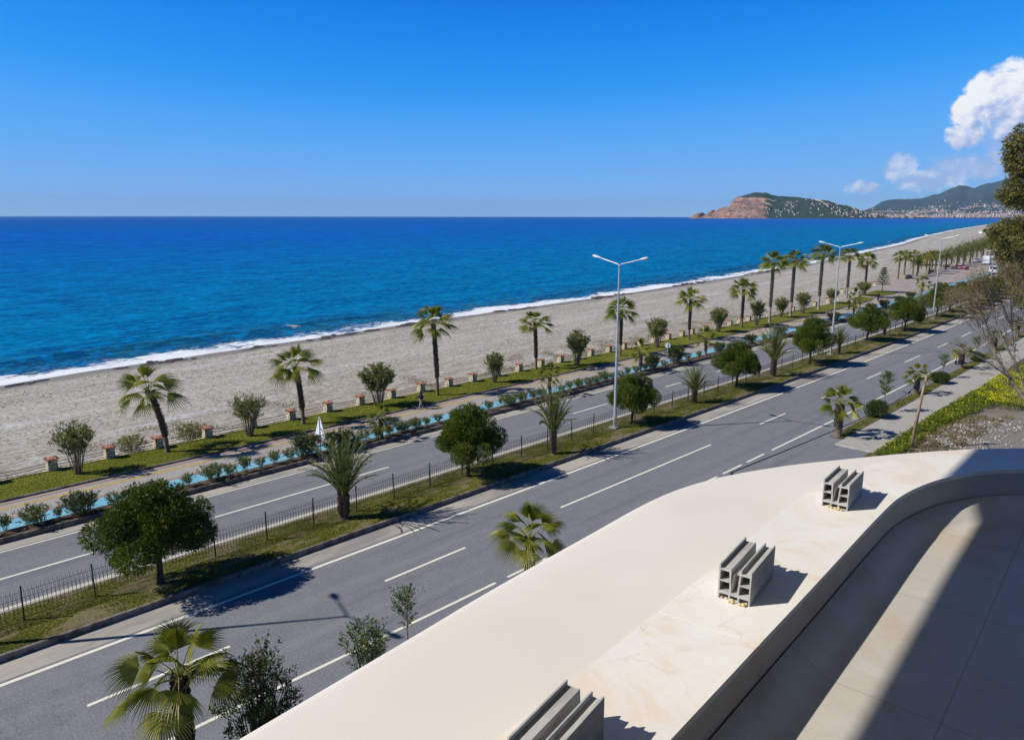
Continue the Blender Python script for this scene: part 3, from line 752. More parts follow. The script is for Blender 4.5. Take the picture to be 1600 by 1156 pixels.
body = [(CO[i][0]-N[i][0]*.28, CO[i][1]-N[i][1]*.28) for i in range(0, len(CO), 4)]
mb.prism([(6, -3.0)] + [(6, 6.0)] + [p for p in reversed(body)], 0.02, ZT-.43)
mb.build('facade', M['render'], bldg)
for k in range(1, 5):
    mb = MB()
    band = [(CO[i][0]-N[i][0]*.02, CO[i][1]-N[i][1]*.02) for i in range(0, len(CO), 4)]
    mb.prism([(6.02, -2.98), (6.02, 6.02)] + [p for p in reversed(band)], 3.0*k-.35, 3.0*k+.05); mb.build('floor_band', M['cream'], bldg)
mb = MB()
slab = [(x-.18, y) for x, y in ((-2.36, -4.2), (-2.56, -.98), (-2.645, .1), (-2.715, 1.13), (-2.74, 1.9), (-2.72, 2.6), (-2.55, 3.2), (-2.2, 3.65), (-1.0, 4.5), (1, 4.7), (4, 4.2), (4, -4.2))]
mb.prism(slab[::-1], H+1.7, H+2.0); mb.build('upper_balcony_slab', M['cream'], bldg)
mb = MB(); mb.box((1.42, .2, (ZF+H+1.7)/2), (.2, 8.4, H+1.7-ZF-.01)); mb.build('rear_wall', M['render'], bldg)  # out of view; set close in to block sky light
mb = MB(); mb.box((1.30, .8, ZF+1.2), (.03, 4.6, 2.3)); mb.build('shade_pane', M['glass'], bldg)  # unseen dark pane added so less light reaches the floor

mb = MB(); mb.box((.40, -1.75, (ZF+H+1.7)/2), (1.82, .15, H+1.7-ZF-.012)); mb.build('shade_wall', M['render'], bldg)  # unseen divider added behind the camera to block sky light

# the three short lengths of glazing channel standing on the coping
def channel(loc, rot, L, seed, label):
    r = empty('glazing_channel', (loc[0], loc[1], ZT+.0006), math.radians(rot), label, 'metal profile', 'sawn aluminium channels on the ledge')
    mb = MB(); W = .108
    def q(*p): mb.extr(list(p), 0, L)
    q((0, 0), (.005, 0), (.005, .121), (0, .121))                                    # outer wall, left leg, standing proud as a fin
    q((.005, .101), (.0345, .101), (.0345, .107), (.005, .107))                       # top web
    q((.005, .062), (.0365, .062), (.0364, .067), (.005, .067))                       # mid web
    q((.0388, .028), (.0445, .028), (.0405, .110), (.0345, .110))                      # slanting inner wall
    q((.005, .018), (W-.005, .018), (W-.005, .028), (.005, .028))                     # base
    q((.036, 0), (.041, 0), (.041, .018), (.036, .018)); q((W-.041, 0), (W-.036, 0), (W-.036, .018), (W-.041, .018))
    q((W-.0445, .028), (W-.0388, .028), (W-.0330, .098), (W-.0390, .098))             # inner wall, right leg
    q((W-.0365, .060), (W-.005, .060), (W-.005, .065), (W-.0360, .065))
    q((W-.046, .098), (W-.005, .098), (W-.005, .104), (W-.046, .104))                  # top web with the lip over the slot
    q((W-.036, .104), (W-.032, .104), (W-.032, .118), (W-.036, .118))                  # small fin
    q((W-.005, 0), (W, 0), (W, .116), (W-.005, .116))
    mb.build('channel_body', M['alu'], r)
    rg = random.Random(seed); mb = MB()
    for _ in range(16):
        mb.ball((rg.uniform(.01, .10), -rg.uniform(-.004, .014), rg.uniform(.001, .006)), rg.uniform(.003, .008), 6, 4, (1, 1, .7))
    mb.build('mortar_crumb', M['mortar'], r)
    # gasket scraps in the slot
    mb = MB(); mb.quad((.044, .004, .03), (.046, .004, .09), (.046, L*.3, .09), (.044, L*.3, .03)); mb.build('gasket', M['lamp_white'], r)
channel((-1.012, 1.005), 10, .255, 1, 'aluminium channel offcut on the ledge, nearest the camera, cut by the photo edge')
channel((-1.101, 2.088), 9, .255, 2, 'aluminium channel offcut on the ledge, in the middle of the three')
channel((-1.183, 3.132), 6, .235, 3, 'aluminium channel offcut on the ledge, farthest, near the curve of the ledge')

# ------------------------------------------------------------------ foliage tools
def unit(a): return a/np.maximum(np.linalg.norm(a, axis=1, keepdims=True), 1e-9)
def leaves(name, P, D, Ln, Wd, tone, mat, parent=None, rng=None, fold=0.0):
    rng = rng or np.random.default_rng(1); n = len(P); D = unit(D)
    S = unit(np.cross(D, rng.normal(size=(n, 3)))); Ln = np.broadcast_to(Ln, (n,))[:, None]; Wd = np.broadcast_to(Wd, (n,))[:, None]
    v = np.empty((n, 4, 3)); v[:, 0] = P; v[:, 1] = P+D*Ln*.5+S*Wd*.5; v[:, 2] = P+D*Ln; v[:, 3] = P+D*Ln*.5-S*Wd*.5
    v[:, 2, 2] -= fold*Ln[:, 0]
    me = bpy.data.meshes.new(name)
    me.vertices.add(n*4); me.vertices.foreach_set('co', v.reshape(-1).astype(np.float32))
    me.loops.add(n*4); me.loops.foreach_set('vertex_index', np.arange(n*4, dtype=np.int32))
    me.polygons.add(n); me.polygons.foreach_set('loop_start', np.arange(0, n*4, 4, dtype=np.int32))
    me.materials.append(mat)
    a = me.attributes.new('tone', 'FLOAT', 'FACE'); a.data.foreach_set('value', np.clip(tone, 0, 1).astype(np.float32))
    me.update(calc_edges=True); me.validate()
    o = bpy.data.objects.new(name, me); COL.objects.link(o)
    if parent is not None: o.parent = parent
    return o
def rdir(rng, n):
    return unit(rng.normal(size=(n, 3)))

def lobed(rng, lobes, per_m2, Ln, Wd, spread=.55, up=.25, inner=.22, tuft=3, shell=(.78, 1.06)):
    Ps, Ds, Ts = [], [], []
    for (c, r) in lobes:
        r3 = np.array(r if hasattr(r, '__len__') else (r, r, r)); n = int(per_m2*4*math.pi*(r3.mean()**2))
        d = rdir(rng, n); rad = rng.uniform(shell[0], shell[1], (n, 1)); k = rng.random(n) < inner
        rad[k] = rng.uniform(.2, .8, (k.sum(), 1))
        p = np.array(c)+d*r3*rad
        lt = rng.uniform(.25, .75)
        for _ in range(tuft):
            Ps.append(p+rng.normal(size=p.shape)*.02); Ds.append(d+rng.normal(size=p.shape)*spread+np.array([0, 0, up]))
            Ts.append(np.clip(lt+rng.normal(size=n)*.22, 0, 1))
    P = np.concatenate(Ps); D = np.concatenate(Ds); T = np.concatenate(Ts); n = len(P)
    return P, D, Ln*rng.uniform(.7, 1.3, n), Wd*rng.uniform(.7, 1.3, n), T

def make_round_tree(seed, label='', big=1.0):
    rng = np.random.default_rng(seed); rg = random.Random(seed)
    root = empty('round_tree', label=label, cat='tree')
    lobes = []
    for k in range(11):
        a = k*2*math.pi/11+rg.uniform(-.25, .25); R = rg.uniform(1.6, 2.3); lobes.append(((R*math.cos(a), R*math.sin(a), rg.uniform(2.15, 2.85)), (rg.uniform(.5, .85),)*2+(rg.uniform(.5, .75),)))
    for k in range(8):
        a = k*2*math.pi/8+rg.uniform(-.3, .3); R = rg.uniform(1.0, 1.9); lobes.append(((R*math.cos(a), R*math.sin(a), rg.uniform(2.9, 3.9)), rg.uniform(.5, .9)))
    for k in range(5):
        a = k*2*math.pi/5+rg.uniform(-.3, .3); R = rg.uniform(.3, 1.2); lobes.append(((R*math.cos(a), R*math.sin(a), rg.uniform(3.9, 4.75)), rg.uniform(.4, .75)))
    for k in range(5):
        lobes.append(((rg.uniform(-.9, .9), rg.uniform(-.9, .9), rg.uniform(2.3, 3.4)), 1.0))
    P, D, L, W, T = lobed(rng, lobes, 95, .155, .045, spread=.6, tuft=4, shell=(.70, 1.12))
    leaves('crown', P, D, L, W, T, M['round_leaf'], root, rng)
    mb = MB(); lean = rg.uniform(-.12, .12)
    mb.tube([(lean*2.2, 0, -.1), (lean, .02, .6), (0, 0, 1.25), (.02, 0, 1.6)], [.19, .14, .125, .13], 9)
    for k in range(7):
        a = k*2*math.pi/7+rg.uniform(-.3, .3); R = rg.uniform(.9, 1.6); z = rg.uniform(2.3, 3.4)
        mb.tube([(0, 0, 1.3), (R*.35*math.cos(a), R*.35*math.sin(a), 1.75), (R*math.cos(a), R*math.sin(a), z)], [.085, .06, .025], 6)
    mb.build('trunk', M['bark'], root, smooth=True)
    return root

def fan_crown(rng, rg, nf, L0, mat, root, seg=22, pet=1.0, up_n=6, droop=1.0, wide=False):
    V, F, T = [], [], []
    mbp = MB()
    for i in range(nf):
        a = i*2.39996+rg.uniform(-.25, .25); t = i/max(1, nf-1)
        el = math.radians(82-t*96+rg.uniform(-13, 13)) if i >= 2 else math.radians(84)
        pl = pet*(rg.uniform(.85, 1.15) if i < up_n else rg.uniform(.85, 1.15))
        d0 = Vector((math.cos(a)*math.cos(el), math.sin(a)*math.cos(el), math.sin(el)))
        p0 = Vector((0, 0, 0))+d0*.08; pm = p0+d0*pl*.55; pe = p0+d0*pl+Vector((0, 0, -.10*droop*math.cos(el)))
        mbp.tube([p0, pm, pe], [.022, .016, .011], 4, cap=False)
        ax = (pe-pm).normalized(); ax = (ax+Vector((0, 0, -.22*math.cos(el)))).normalized()
        side = ax.cross(Vector((0, 0, 1))); side = side.normalized() if side.length > .05 else Vector((1, 0, 0))
        roll = rg.uniform(-.7, .7); nrm = side.cross(ax); side = (side*math.cos(roll)+nrm*math.sin(roll)).normalized(); nrm = side.cross(ax).normalized()
        tone = rg.uniform(.1, .7) + (.12 if i < up_n else 0) + (.6 if (i > nf*.86 and rg.random() < .6) else 0)
        span = math.radians(rg.uniform(52, 80)) if i >= up_n else math.radians(rg.uniform(34, 52))
        foldv = rg.uniform(.2, .6)
        if wide: span = math.radians(rg.uniform(72, 95) if i >= 3 else rg.uniform(40, 60)); foldv = rg.uniform(.08, .35); tone = tone*.9+.12
        for s in range(seg):
            th = -span+2*span*(s+.5)/seg; L = L0*(.72+.28*math.cos(th))*rg.uniform(.9, 1.06); hw = span/seg
            def pnt(r, th_, ridge=0.0):
                lat = math.sin(th_)*r
                q = pe+ax*math.cos(th_)*r+side*lat - nrm*(abs(lat)*foldv)
                k = max(0.0, r-.45*L)/L
                return q+nrm*ridge+Vector((0, 0, -droop*(.62*k*k*L + .04*r*r)))
            n = len(V)
            wt = hw*.62
            V += [pnt(.03, th-hw), pnt(.03, th+hw), pnt(.48*L, th-hw*.96), pnt(.48*L, th, .035), pnt(.48*L, th+hw*.96),
                  pnt(.78*L, th-wt*.55), pnt(.78*L, th, .02), pnt(.78*L, th+wt*.55), pnt(L, th)]
            F += [(n, n+3, n+2), (n, n+1, n+4, n+3), (n+2, n+3, n+6, n+5), (n+3, n+4, n+7, n+6), (n+5, n+6, n+8), (n+6, n+7, n+8)]
            tt = tone+rg.uniform(-.12, .12); T += [tt]*4+[tt+.12]*2
    me = bpy.data.meshes.new('crown'); me.from_pydata([tuple(v) for v in V], [], F); me.materials.append(mat)
    at = me.attributes.new('tone', 'FLOAT', 'FACE'); at.data.foreach_set('value', [max(0, min(1, x)) for x in T]); me.update()
    o = bpy.data.objects.new('crown', me); COL.objects.link(o); o.parent = root
    mbp.build('leaf_stalk', M['stalk'], o)
    return o
M['stalk'] = simple('leaf_stalk', (.30, .30, .06), (.20, .22, .05), 4, .6, .3)

def palm_trunk(root, h, r0, r1, lean, rg, mat, boots=150, boot_len=.16, smooth_base=.25):
    mb = MB(); n = 14; pts = []; rad = []
    K = max(8, int(h*3.2))
    for i in range(K+1):
        t = i/K; pts.append((lean[0]*t*t*h, lean[1]*t*t*h, h*t-.05)); rad.append((r0+(r1-r0)*t)*(1+rg.uniform(-.05, .05))*(1.35 if i == 0 else 1))
    mb.tube(pts, rad, n)
    for k in range(boots):
        t = smooth_base+(1-smooth_base)*(k+.5)/boots; a = k*2.39996; r = (r0+(r1-r0)*t)
        cx, cy, cz = lean[0]*t*t*h, lean[1]*t*t*h, h*t-.05
        c, s = math.cos(a), math.sin(a); w = .055*(1+.4*t); bl = boot_len*rg.uniform(.6, 1.3)*(1+.5*t)
        b = Vector((cx+c*r*.9, cy+s*r*.9, cz)); tan = Vector((-s, c, 0)); tip = Vector((cx+c*(r+bl*.55), cy+s*(r+bl*.55), cz+bl*.8))
        p = [b-tan*w, b+tan*w, tip+tan*w*.5, tip-tan*w*.5]
        mb.quad(*p); up = Vector((0, 0, .05)); mb.quad(p[3]+up, p[2]+up, p[1]+up*1.8, p[0]+up*1.8)
    return mb.build('trunk', mat, root)

def make_fan_palm(seed, h, L0=.95, nf=22, lean=(0, 0), r=.15, name='fan_palm', seg=22, pet=1.0, boots=None, mat='palm_bark', leafdroop=1.0, wide=False):
    rng = np.random.default_rng(seed); rg = random.Random(seed)
    root = empty(name, label='fan palm', cat='palm tree')
    palm_trunk(root, h, r*1.15, r*.9, lean, rg, M[mat], boots if boots is not None else int(55*h))
    c = fan_crown(rng, rg, nf, L0, M['fan_leaf'], root, seg, pet, droop=leafdroop, wide=wide)
    c.location = (lean[0]*h, lean[1]*h, h-.02)
    c.rotation_euler = (-lean[1]*1.5, lean[0]*1.5, 0)
    return root

def make_date_palm(seed, h=1.0, L0=2.7, nf=34, stump=.26, spread=46, curl=1.0, boots=110, lf0=.0):
    rng = np.random.default_rng(seed); rg = random.Random(seed)
    root = empty('date_palm', label='date palm', cat='palm tree')
    palm_trunk(root, h, stump*1.25, stump, (0, 0), rg, M['palm_bark'], int(boots*h+30), .24 if boots > 60 else .10, 0.05)
    P, D, Ln, W, T = [], [], [], [], []; mb = MB()
    for i in range(nf):
        a = i*2.39996+rg.uniform(-.2, .2); t = i/(nf-1); el = math.radians(86-spread*t**1.2+rg.uniform(-6, 6)); L = L0*rg.uniform(.82, 1.08)*(1-.18*t)
        hz = Vector((math.cos(a), math.sin(a), 0)); pts = []; p = Vector((hz.x*.08, hz.y*.08, 0)); e = el; K = 10
        for k in range(K+1):
            pts.append(p.copy()); p = p+(hz*math.cos(e)+Vector((0, 0, math.sin(e))))*(L/K); e -= (.030+.085*(k/K))*(1+.9*t)*curl
        mb.tube(pts, [.022*(1-k/(K+1))+.004 for k in range(K+1)], 4, cap=False)
        tone = rg.uniform(.2, .8)
        for k in range(46):
            f = .14+.86*k/46; x = f*K; j = min(int(x), K-1); q = pts[j].lerp(pts[j+1], x-j); dr = (pts[j+1]-pts[j]).normalized()
            sd = dr.cross(Vector((0, 0, 1))); sd = sd.normalized() if sd.length > .05 else hz.cross(Vector((0, 0, 1)))
            nn = sd.cross(dr)
            for s in (-1, 1):
                if f < lf0: continue
            P.append(q); D.append(dr*.75+sd*s*.85+nn*rg.uniform(.15, .55)); Ln.append((.42+.14*(L0 > 3.5))*math.sin(math.pi*min(1, .18+f*.78))+.06); W.append(.048); T.append(tone+rg.uniform(-.2, .2))
    # ragged skirt of old leaf bases round the stump
    o = leaves('crown', np.array([tuple(p) for p in P]), np.array([tuple(d) for d in D]), np.array(Ln), np.array(W), np.array(T), M['date_leaf'], root, rng, fold=.12)
    o.location = (0, 0, h); mb.build('leaf_stalk', M['stalk'], o)
    return root

def make_vase_bush(seed, h=4.0, w=3.4, stems=20, n=4200, base=.25, leaf=('ole_leaf', .24, .06), lo=.40, name='oleander_bush', stem='stem', sr=.035, round_=0.5):
    rng = np.random.default_rng(seed); rg = random.Random(seed)
    root = empty(name, label='bush', cat='bush'); mb = MB(); ends = []; tones = []
    for k in range(stems):
        a = k*2.39996+rg.uniform(-.3, .3); t = math.sqrt((k+.5)/stems); R = w/2*t*rg.uniform(.75, 1.0); z = h*(1-.42*round_*t*t)*rg.uniform(.82, .97)
        b = Vector((math.cos(a)*base*t, math.sin(a)*base*t, -.05)); e = Vector((math.cos(a)*R, math.sin(a)*R, z)); m = b.lerp(e, .45)+Vector((-math.cos(a)*R*.10, -math.sin(a)*R*.10, h*.06))
        mb.tube([b, m, e], [sr, sr*.65, sr*.2], 5, cap=False)
        tone = rg.uniform(.2, .8)
        for j in range(5):
            f = rg.uniform(lo, .95); s = (b.lerp(m, f/.5) if f < .5 else m.lerp(e, (f-.5)/.5))
            q = s+Vector((rg.uniform(-.16, .16)*w, rg.uniform(-.16, .16)*w, rg.uniform(.02, .14)*h)); 
            mb.tube([s, q], [sr*.35, sr*.12], 4, cap=False); ends.append((s, q, tone+rg.uniform(-.15, .15)))
        ends.append((m.lerp(e, .4), e, tone))
    S = np.array([tuple(a) for a, b, c in ends]); E = np.array([tuple(b) for a, b, c in ends]); T = np.array([c for a, b, c in ends])
    k = rng.integers(0, len(ends), n); f = rng.uniform(.1, 1.08, (n, 1)); P = S[k]+(E[k]-S[k])*f+rng.normal(size=(n, 3))*.05*np.array([w, w, h*.7])/3.2
    D = unit(E[k]-S[k])*.7+rng.normal(size=(n, 3))*.55+np.array([0, 0, .25])
    leaves('foliage', P, D, leaf[1]*rng.uniform(.7, 1.25, n), leaf[2]*rng.uniform(.7, 1.25, n), T[k]+rng.normal(size=n)*.15, M[leaf[0]], root, rng)
    mb.build('stem', M[stem], root)
    return root

def make_ball_bush(seed, w=1.7, h=1.3):
    rng = np.random.default_rng(seed); rg = random.Random(seed); root = empty('clipped_bush', label='bush', cat='bush')
    lobes = [((rg.uniform(-.28, .28)*w, rg.uniform(-.28, .28)*w, h*rg.uniform(.38, .62)), w*rg.uniform(.24, .33)) for _ in range(16)]
    P, D, L, W, T = lobed(rng, lobes, 210, .10, .04, tuft=2); P[:, 2] = np.maximum(P[:, 2], .03)
    leaves('foliage', P, D, L, W, T, M['ball_leaf'], root, rng)
    mb = MB(); [mb.tube([(0, 0, -.05), (rg.uniform(-.3, .3), rg.uniform(-.3, .3), h*.6)], [.03, .01], 5) for _ in range(6)]; mb.build('stem', M['stem'], root)
    return root

def make_sapling(seed, h=3.2, w=1.1, bare=.42, n=1300, lean=(0, 0)):
    rng = np.random.default_rng(seed); rg = random.Random(seed); root = empty('young_tree', label='sapling', cat='tree'); mb = MB()
    mb.tube([(0, 0, -.05), (lean[0]*.3, lean[1]*.3, h*.35), (lean[0], lean[1], h*.93)], [.035, .026, .008], 6); S, E = [], []
    for k in range(46):
        f = bare+(.95-bare)*rg.random(); a = rg.uniform(0, 6.28); R = w/2*math.sin(math.pi*min(.97, .12+.85*(f-bare)/(1-bare)))*rg.uniform(.5, 1.0)
        s = Vector((lean[0]*f, lean[1]*f, h*f*.93)); e = s+Vector((math.cos(a)*R, math.sin(a)*R, R*.7+.08)); mb.tube([s, e], [.010, .004], 3, cap=False); S.append(tuple(s)); E.append(tuple(e))
    S, E = np.array(S), np.array(E); k = rng.integers(0, len(S), n); P = S[k]+(E[k]-S[k])*rng.uniform(.2, 1.1, (n, 1))+rng.normal(size=(n, 3))*.04
    leaves('crown', P, unit(E[k]-S[k])+rng.normal(size=(n, 3))*.5, .15*rng.uniform(.7, 1.3, n), .045, rng.uniform(.1, .85, n), M['shrub_leaf'], root, rng)
    mb.build('trunk', M['stem'], root); return root

# ------------------------------------------------------------------ median trees and palms
RT = Stock([make_round_tree(s) for s in (11, 12, 13)])
tr = [(-33.8, 10.9, 5.45, 5.9), (-34.5, 30.7, 5.14, 5.3), (-34.1, 48.5, 4.91, 4.6), (-34.4, 66.5, 5.11, 5.1), (-34.4, 83.7, 5.83, 5.3), (-35.6, 105.3, 5.39, 5.8), (-34.9, 118.4, 5.44, 5.6),
      (-36.2, 139.0, 6.17, 5.4), (-36.4, 147.5, 5.6, 5.6), (-36.8, 155.5, 5.2, 5.6), (-37.0, 163.7, 4.9, 5.6), (-37.5, 171.5, 4.7, 5.6), (-37.9, 179, 4.5, 5.6), (-38.4, 187, 4.3, 5.6), (-39.0, 195, 4.2, 5.6), (-39.8, 204, 4.1, 5.6), (-41, 213, 4.0, 5.6), (-42, 222, 4.0, 5.6)]
GRP = 'round crowned trees along the grass median'
for i, (x, y, h, w) in enumerate(tr):
    lab = 'dense round crowned tree on the grass median, %s from the left' % ORD[i]
    RT.put(i, (x, y, .18), i*1.9+.4, (w/6.1, w/6.1, (h-.18)/5.35), lab, GRP)
RT.clean()
DP = Stock([make_date_palm(s, 1.1, 3.3, 44, .16, 45, .80, 120, .10) for s in (21, 22)])
dps = [(-34.3, 21.1, 5.4, 4.6), (-33.6, 38.1, 5.59, 3.7), (-34.2, 58.2, 3.9, 3.5), (-34.3, 74.2, 5.93, 4.3), (-34.6, 92.7, 3.7, 3.0), (-35.4, 111.1, 4.31, 3.3), (-35.7, 127.8, 5.88, 3.9)]
for i, (x, y, h, w) in enumerate(dps):
    DP.put(i, (x, y, .18), i*2.1, (w/4.6, w/4.6, (h-.18)/4.15), 'bushy date palm with upright feathery fronds on the median, %s from the left' % ORD[i], 'date palms along the grass median')
DP.clean()

# ------------------------------------------------------------------ palms of the lawn strip and the planter
LP = [(-54.1, 18.8, 5.3, 4.5, (-.10, -.13)), (-53.7, 29.6, 5.5, 4.3, (-.03, -.06)), (-53.5, 43.8, 7.6, 4.3, (-.02, -.03)), (-55.1, 59.4, 5.7, 4.0, (0, -.02)), (-53.3, 72.7, 6.2, 4.1, (0, 0)), (-53.7, 89.1, 6.2, 4.1, (0, 0)),
      (-54.0, 104.7, 6.5, 4.4, (.01, .0)), (-53.9, 113.8, 10.2, 4.6, (0, 0)), (-54.5, 122.9, 10.1, 4.8, (0, .0)), (-54.9, 135.4, 10.7, 4.9, (.0, .0)), (-58.6, 158.5, 9.4, 4.9, (0, 0)), (-60.1, 172.9, 7.8, 4.3, (0, 0))]
for i, (x, y, h, w, ln) in enumerate(LP):
    if i in (0, 1, 2, 4, 7, 9):
        hh = {0: 4.5, 1: 4.7, 2: 6.7, 4: 5.4, 7: 9.2, 9: 9.6}[i]
        p = reg(make_fan_palm(30+i, hh, 1.30, (19, 20, 21, 0, 23, 0, 0, 27, 0, 27)[i], ln, .125 if hh < 8 else .145, 'fan_palm', 18, .95, None, 'palm_bark' if hh < 8 else 'palm_bark_pale', 1.15)); p.location = (x, y, .1)
        p.scale = (w/3.8, w/3.8, (h)/(hh+.75)); last = p
    else:
        src = {3: 2, 5: 4, 6: 4, 8: 7, 10: 9, 11: 4}[i]
        p = dup(PALM[src], (x, y, .1), i*1.7, (w/3.8, w/3.8, h/({2: 6.7, 4: 5.4, 7: 9.2, 9: 9.6}[src]+.75)))
    if i == 0: PALM = {}
    PALM[i] = p
    p['label'] = '%s fan palm in the lawn strip beside the beach wall, %s from the left' % (('leaning' if i == 0 else 'tall slender' if i in (7, 8, 9, 10) else 'slim'), ORD[i]); p['category'] = 'palm tree'
    p['group'] = 'fan palms in the lawn strip beside the beach'
SP = Stock([make_fan_palm(50, 1.35, .72, 17, (0, 0), .13, 'fan_palm', 16, .7, 70), make_fan_palm(51, 1.9, .80, 16, (.03, 0), .14, 'fan_palm', 16, .75, 90)])
for i, (x, y, h, w) in enumerate([(-45.6, 31.7, 2.66, 2.6), (-45.9, 51.4, 3.1, 2.4), (-45.9, 66.4, 3.59, 2.7), (-45.6, 79.7, 3.57, 2.6), (-47.0, 131, 4.62, 3.0), (-49.5, 176.5, 4.0, 3.4)]):
    SP.put(i % 2, (x, y, .17), i*1.3, (w/2.9, w/2.9, h/(2.45 if i % 2 == 0 else 3.1)), 'small fan palm in the planter between road and cycle path, %s from the left' % ORD[i], 'small fan palms in the roadside planter')
# verge palms beside the building
p = reg(make_fan_palm(61, 3.4, 1.10, 20, (0, .0), .17, 'fan_palm', 30, 1.0, 230, 'palm_bark', 1.5, True)); p.location = (-20.9, 6.95, .1); tag(p, 'large fan palm with drooping fronds at the bottom left, nearest the camera', 'palm tree', 'fan palms along the near verge')
p = reg(make_fan_palm(64, 2.85, 1.12, 17, (0, 0), .15, 'fan_palm', 26, .8, 170, 'palm_bark', 1.2, True)); p.location = (-20.9, 22.2, .1); p.rotation_euler = (0, 0, 1.0); tag(p, 'fan palm rising just behind the cream ledge, left of the middle', 'palm tree', 'fan palms along the near verge')
VP = Stock([make_fan_palm(66, 2.4, .95, 20, (0, 0), .27, 'fan_palm', 22, .9, 170)])
for i, (x, y, h, w) in enumerate([(-20.9, 57.3, 4.06, 3.5), (-21.0, 76.7, 2.95, 2.9), (-21.3, 93.5, 2.85, 2.7), (-21.5, 109.6, 2.6, 2.6), (-21.8, 124, 2.6, 2.6)]):
    VP.put(0, (x, y, .1), i*2.2+.5, (w/3.6, w/3.6, h/3.85), 'stout fan palm on the grass verge by the sidewalk, %s going away' % ORD[i], 'stout fan palms along the sidewalk')

# ------------------------------------------------------------------ bushes
OB = Stock([make_vase_bush(s, 4.0, 3.5, st, n) for s, st, n in ((71, 20, 3600), (72, 28, 6800), (73, 24, 5400))])
for i, (x, y, h, w) in enumerate([(-53.6, 12.8, 4.08, 3.4), (-53.6, 24.9, 3.77, 3.4), (-54.1, 37.4, 4.15, 4.0), (-53.6, 51.5, 3.30, 2.6), (-53.3, 64.4, 4.26, 3.5), (-53.4, 80.9, 4.39, 3.7), (-54.3, 98.2, 3.81, 3.6), (-53.7, 109.0, 4.35, 3.1),
                                  (-54.9, 120.1, 3.59, 3.0), (-54.6, 127.9, 4.28, 3.6), (-56.9, 146.4, 3.1, 3.1), (-58.0, 166.4, 3.35, 4.4)]):
    OB.put({0: 0, 1: 0, 2: 1, 3: 1}.get(i, 1+i % 2), (x, y, .1), i*1.1, (w/3.7, w/3.7, h/4.1), 'vase shaped olive green oleander on the lawn strip, %s from the left' % ORD[i], 'tall oleander bushes on the lawn strip')
LB = Stock([make_vase_bush(81, 1.25, 2.0, 22, 1500, .35, ('shrub_leaf', .18, .05), .25, 'oleander_shrub', 'stem', .014), make_vase_bush(82, 1.1, 1.2, 12, 620, .12, ('shrub_leaf', .17, .045), .25, 'oleander_shrub', 'stem', .012),
            make_vase_bush(83, 1.9, 2.7, 34, 3400, .6, ('dark_leaf', .20, .055), .15, 'oleander_shrub', 'stem', .018)])
shr = [(-46.1, 7.2, 1.01, 1.1), (-45.9, 8.5, 1.15, 2.1), (-45.8, 9.7, .85, .7), (-45.6, 10.8, 1.48, 2.2), (-45.7, 16.9, .99, 1.1), (-45.7, 18.5, 1.18, 2.0), (-45.7, 20.7, 1.31, 1.1), (-45.8, 22.9, 1.08, 1.2), (-45.7, 24.0, 1.0, 1.1),
       (-45.7, 25.3, 1.83, 2.6), (-45.7, 28.1, 1.5, 2.6), (-45.7, 30.2, 1.12, 1.3), (-45.7, 32.4, .99, 1.1), (-45.7, 33.6, .95, 1.4), (-45.7, 35.1, 1.02, 1.4), (-45.7, 36.2, .87, 1.0), (-45.7, 37.4, .94, 1.0), (-45.7, 39.1, .96, 1.3),
       (-45.6, 45.3, 1.2, 2.3), (-45.6, 47.3, 1.1, 1.6), (-45.6, 55.4, 1.05, 1.5), (-45.6, 57.0, .93, 1.4), (-45.6, 59.5, 1.22, 1.6), (-45.6, 63.6, 1.1, 1.1), (-45.6, 68.3, 1.9, 2.0), (-45.5, 72.8, 2.4, 2.5), (-45.6, 83.0, 1.47, 1.9),
       (-45.7, 91.5, 1.5, 2.0), (-46.0, 101, 1.5, 2.2), (-46.3, 112, 1.5, 2.2), (-46.4, 120.9, 1.77, 2.5), (-47.0, 139, 1.6, 2.4), (-47.4, 147, 1.6, 2.4), (-48.0, 157, 1.5, 2.4), (-48.8, 167, 1.5, 2.4)]
rs = random.Random(61); gaps = []
for y_ in [6.2, 12.6, 13.7, 14.9, 19.6, 21.8, 27.0, 29.2, 31.3, 34.3, 40.3, 41.6, 43.0, 46.4, 49.0, 50.2, 53.0, 54.2, 58.2, 61.0, 62.3, 65.0, 66.9, 70.5, 75.5, 78.0, 85.5, 88.5, 95.0, 106.0, 116.5, 127.0]:
    gaps.append((-45.65+rs.uniform(-.15, .2), y_, rs.uniform(.75, 1.1), rs.uniform(1.0, 1.6)))
shr = sorted([(x, y, h, w*1.15) for x, y, h, w in shr]+gaps, key=lambda q: q[1])
for i, (x, y, h, w) in enumerate(shr):
    v = 2 if (h > 1.45) else (0 if w > 1.5 else 1); bh, bw = ((1.3, 2.2), (1.15, 1.35), (2.0, 3.0))[v]
    LB.put(v, (x, y, .17), i*1.3, (w/bw, w/bw, h/bh), '%s oleander shrub in the roadside planter, %s from the left' % (('leafy', 'small sparse', 'large dark')[v], ORD[i]), 'oleander shrubs in the roadside planter')
for i, (x, y, h, w) in enumerate([(-57.4, 17.4, 1.5, 2.4), (-57.2, 21.8, 1.7, 2.9)]):
    o = reg(make_vase_bush(91+i, h, w, 26, 1900, .7, ('ole_leaf', .17, .05), .2, 'oleander_shrub', 'stem', .014)); o.location = (x, y, -.5); tag(o, 'low spreading bush on the sand behind the wall pillars, %s of two' % ('left' if i == 0 else 'right'), 'bush', 'low bushes on the sand')
BB = Stock([make_ball_bush(95)])
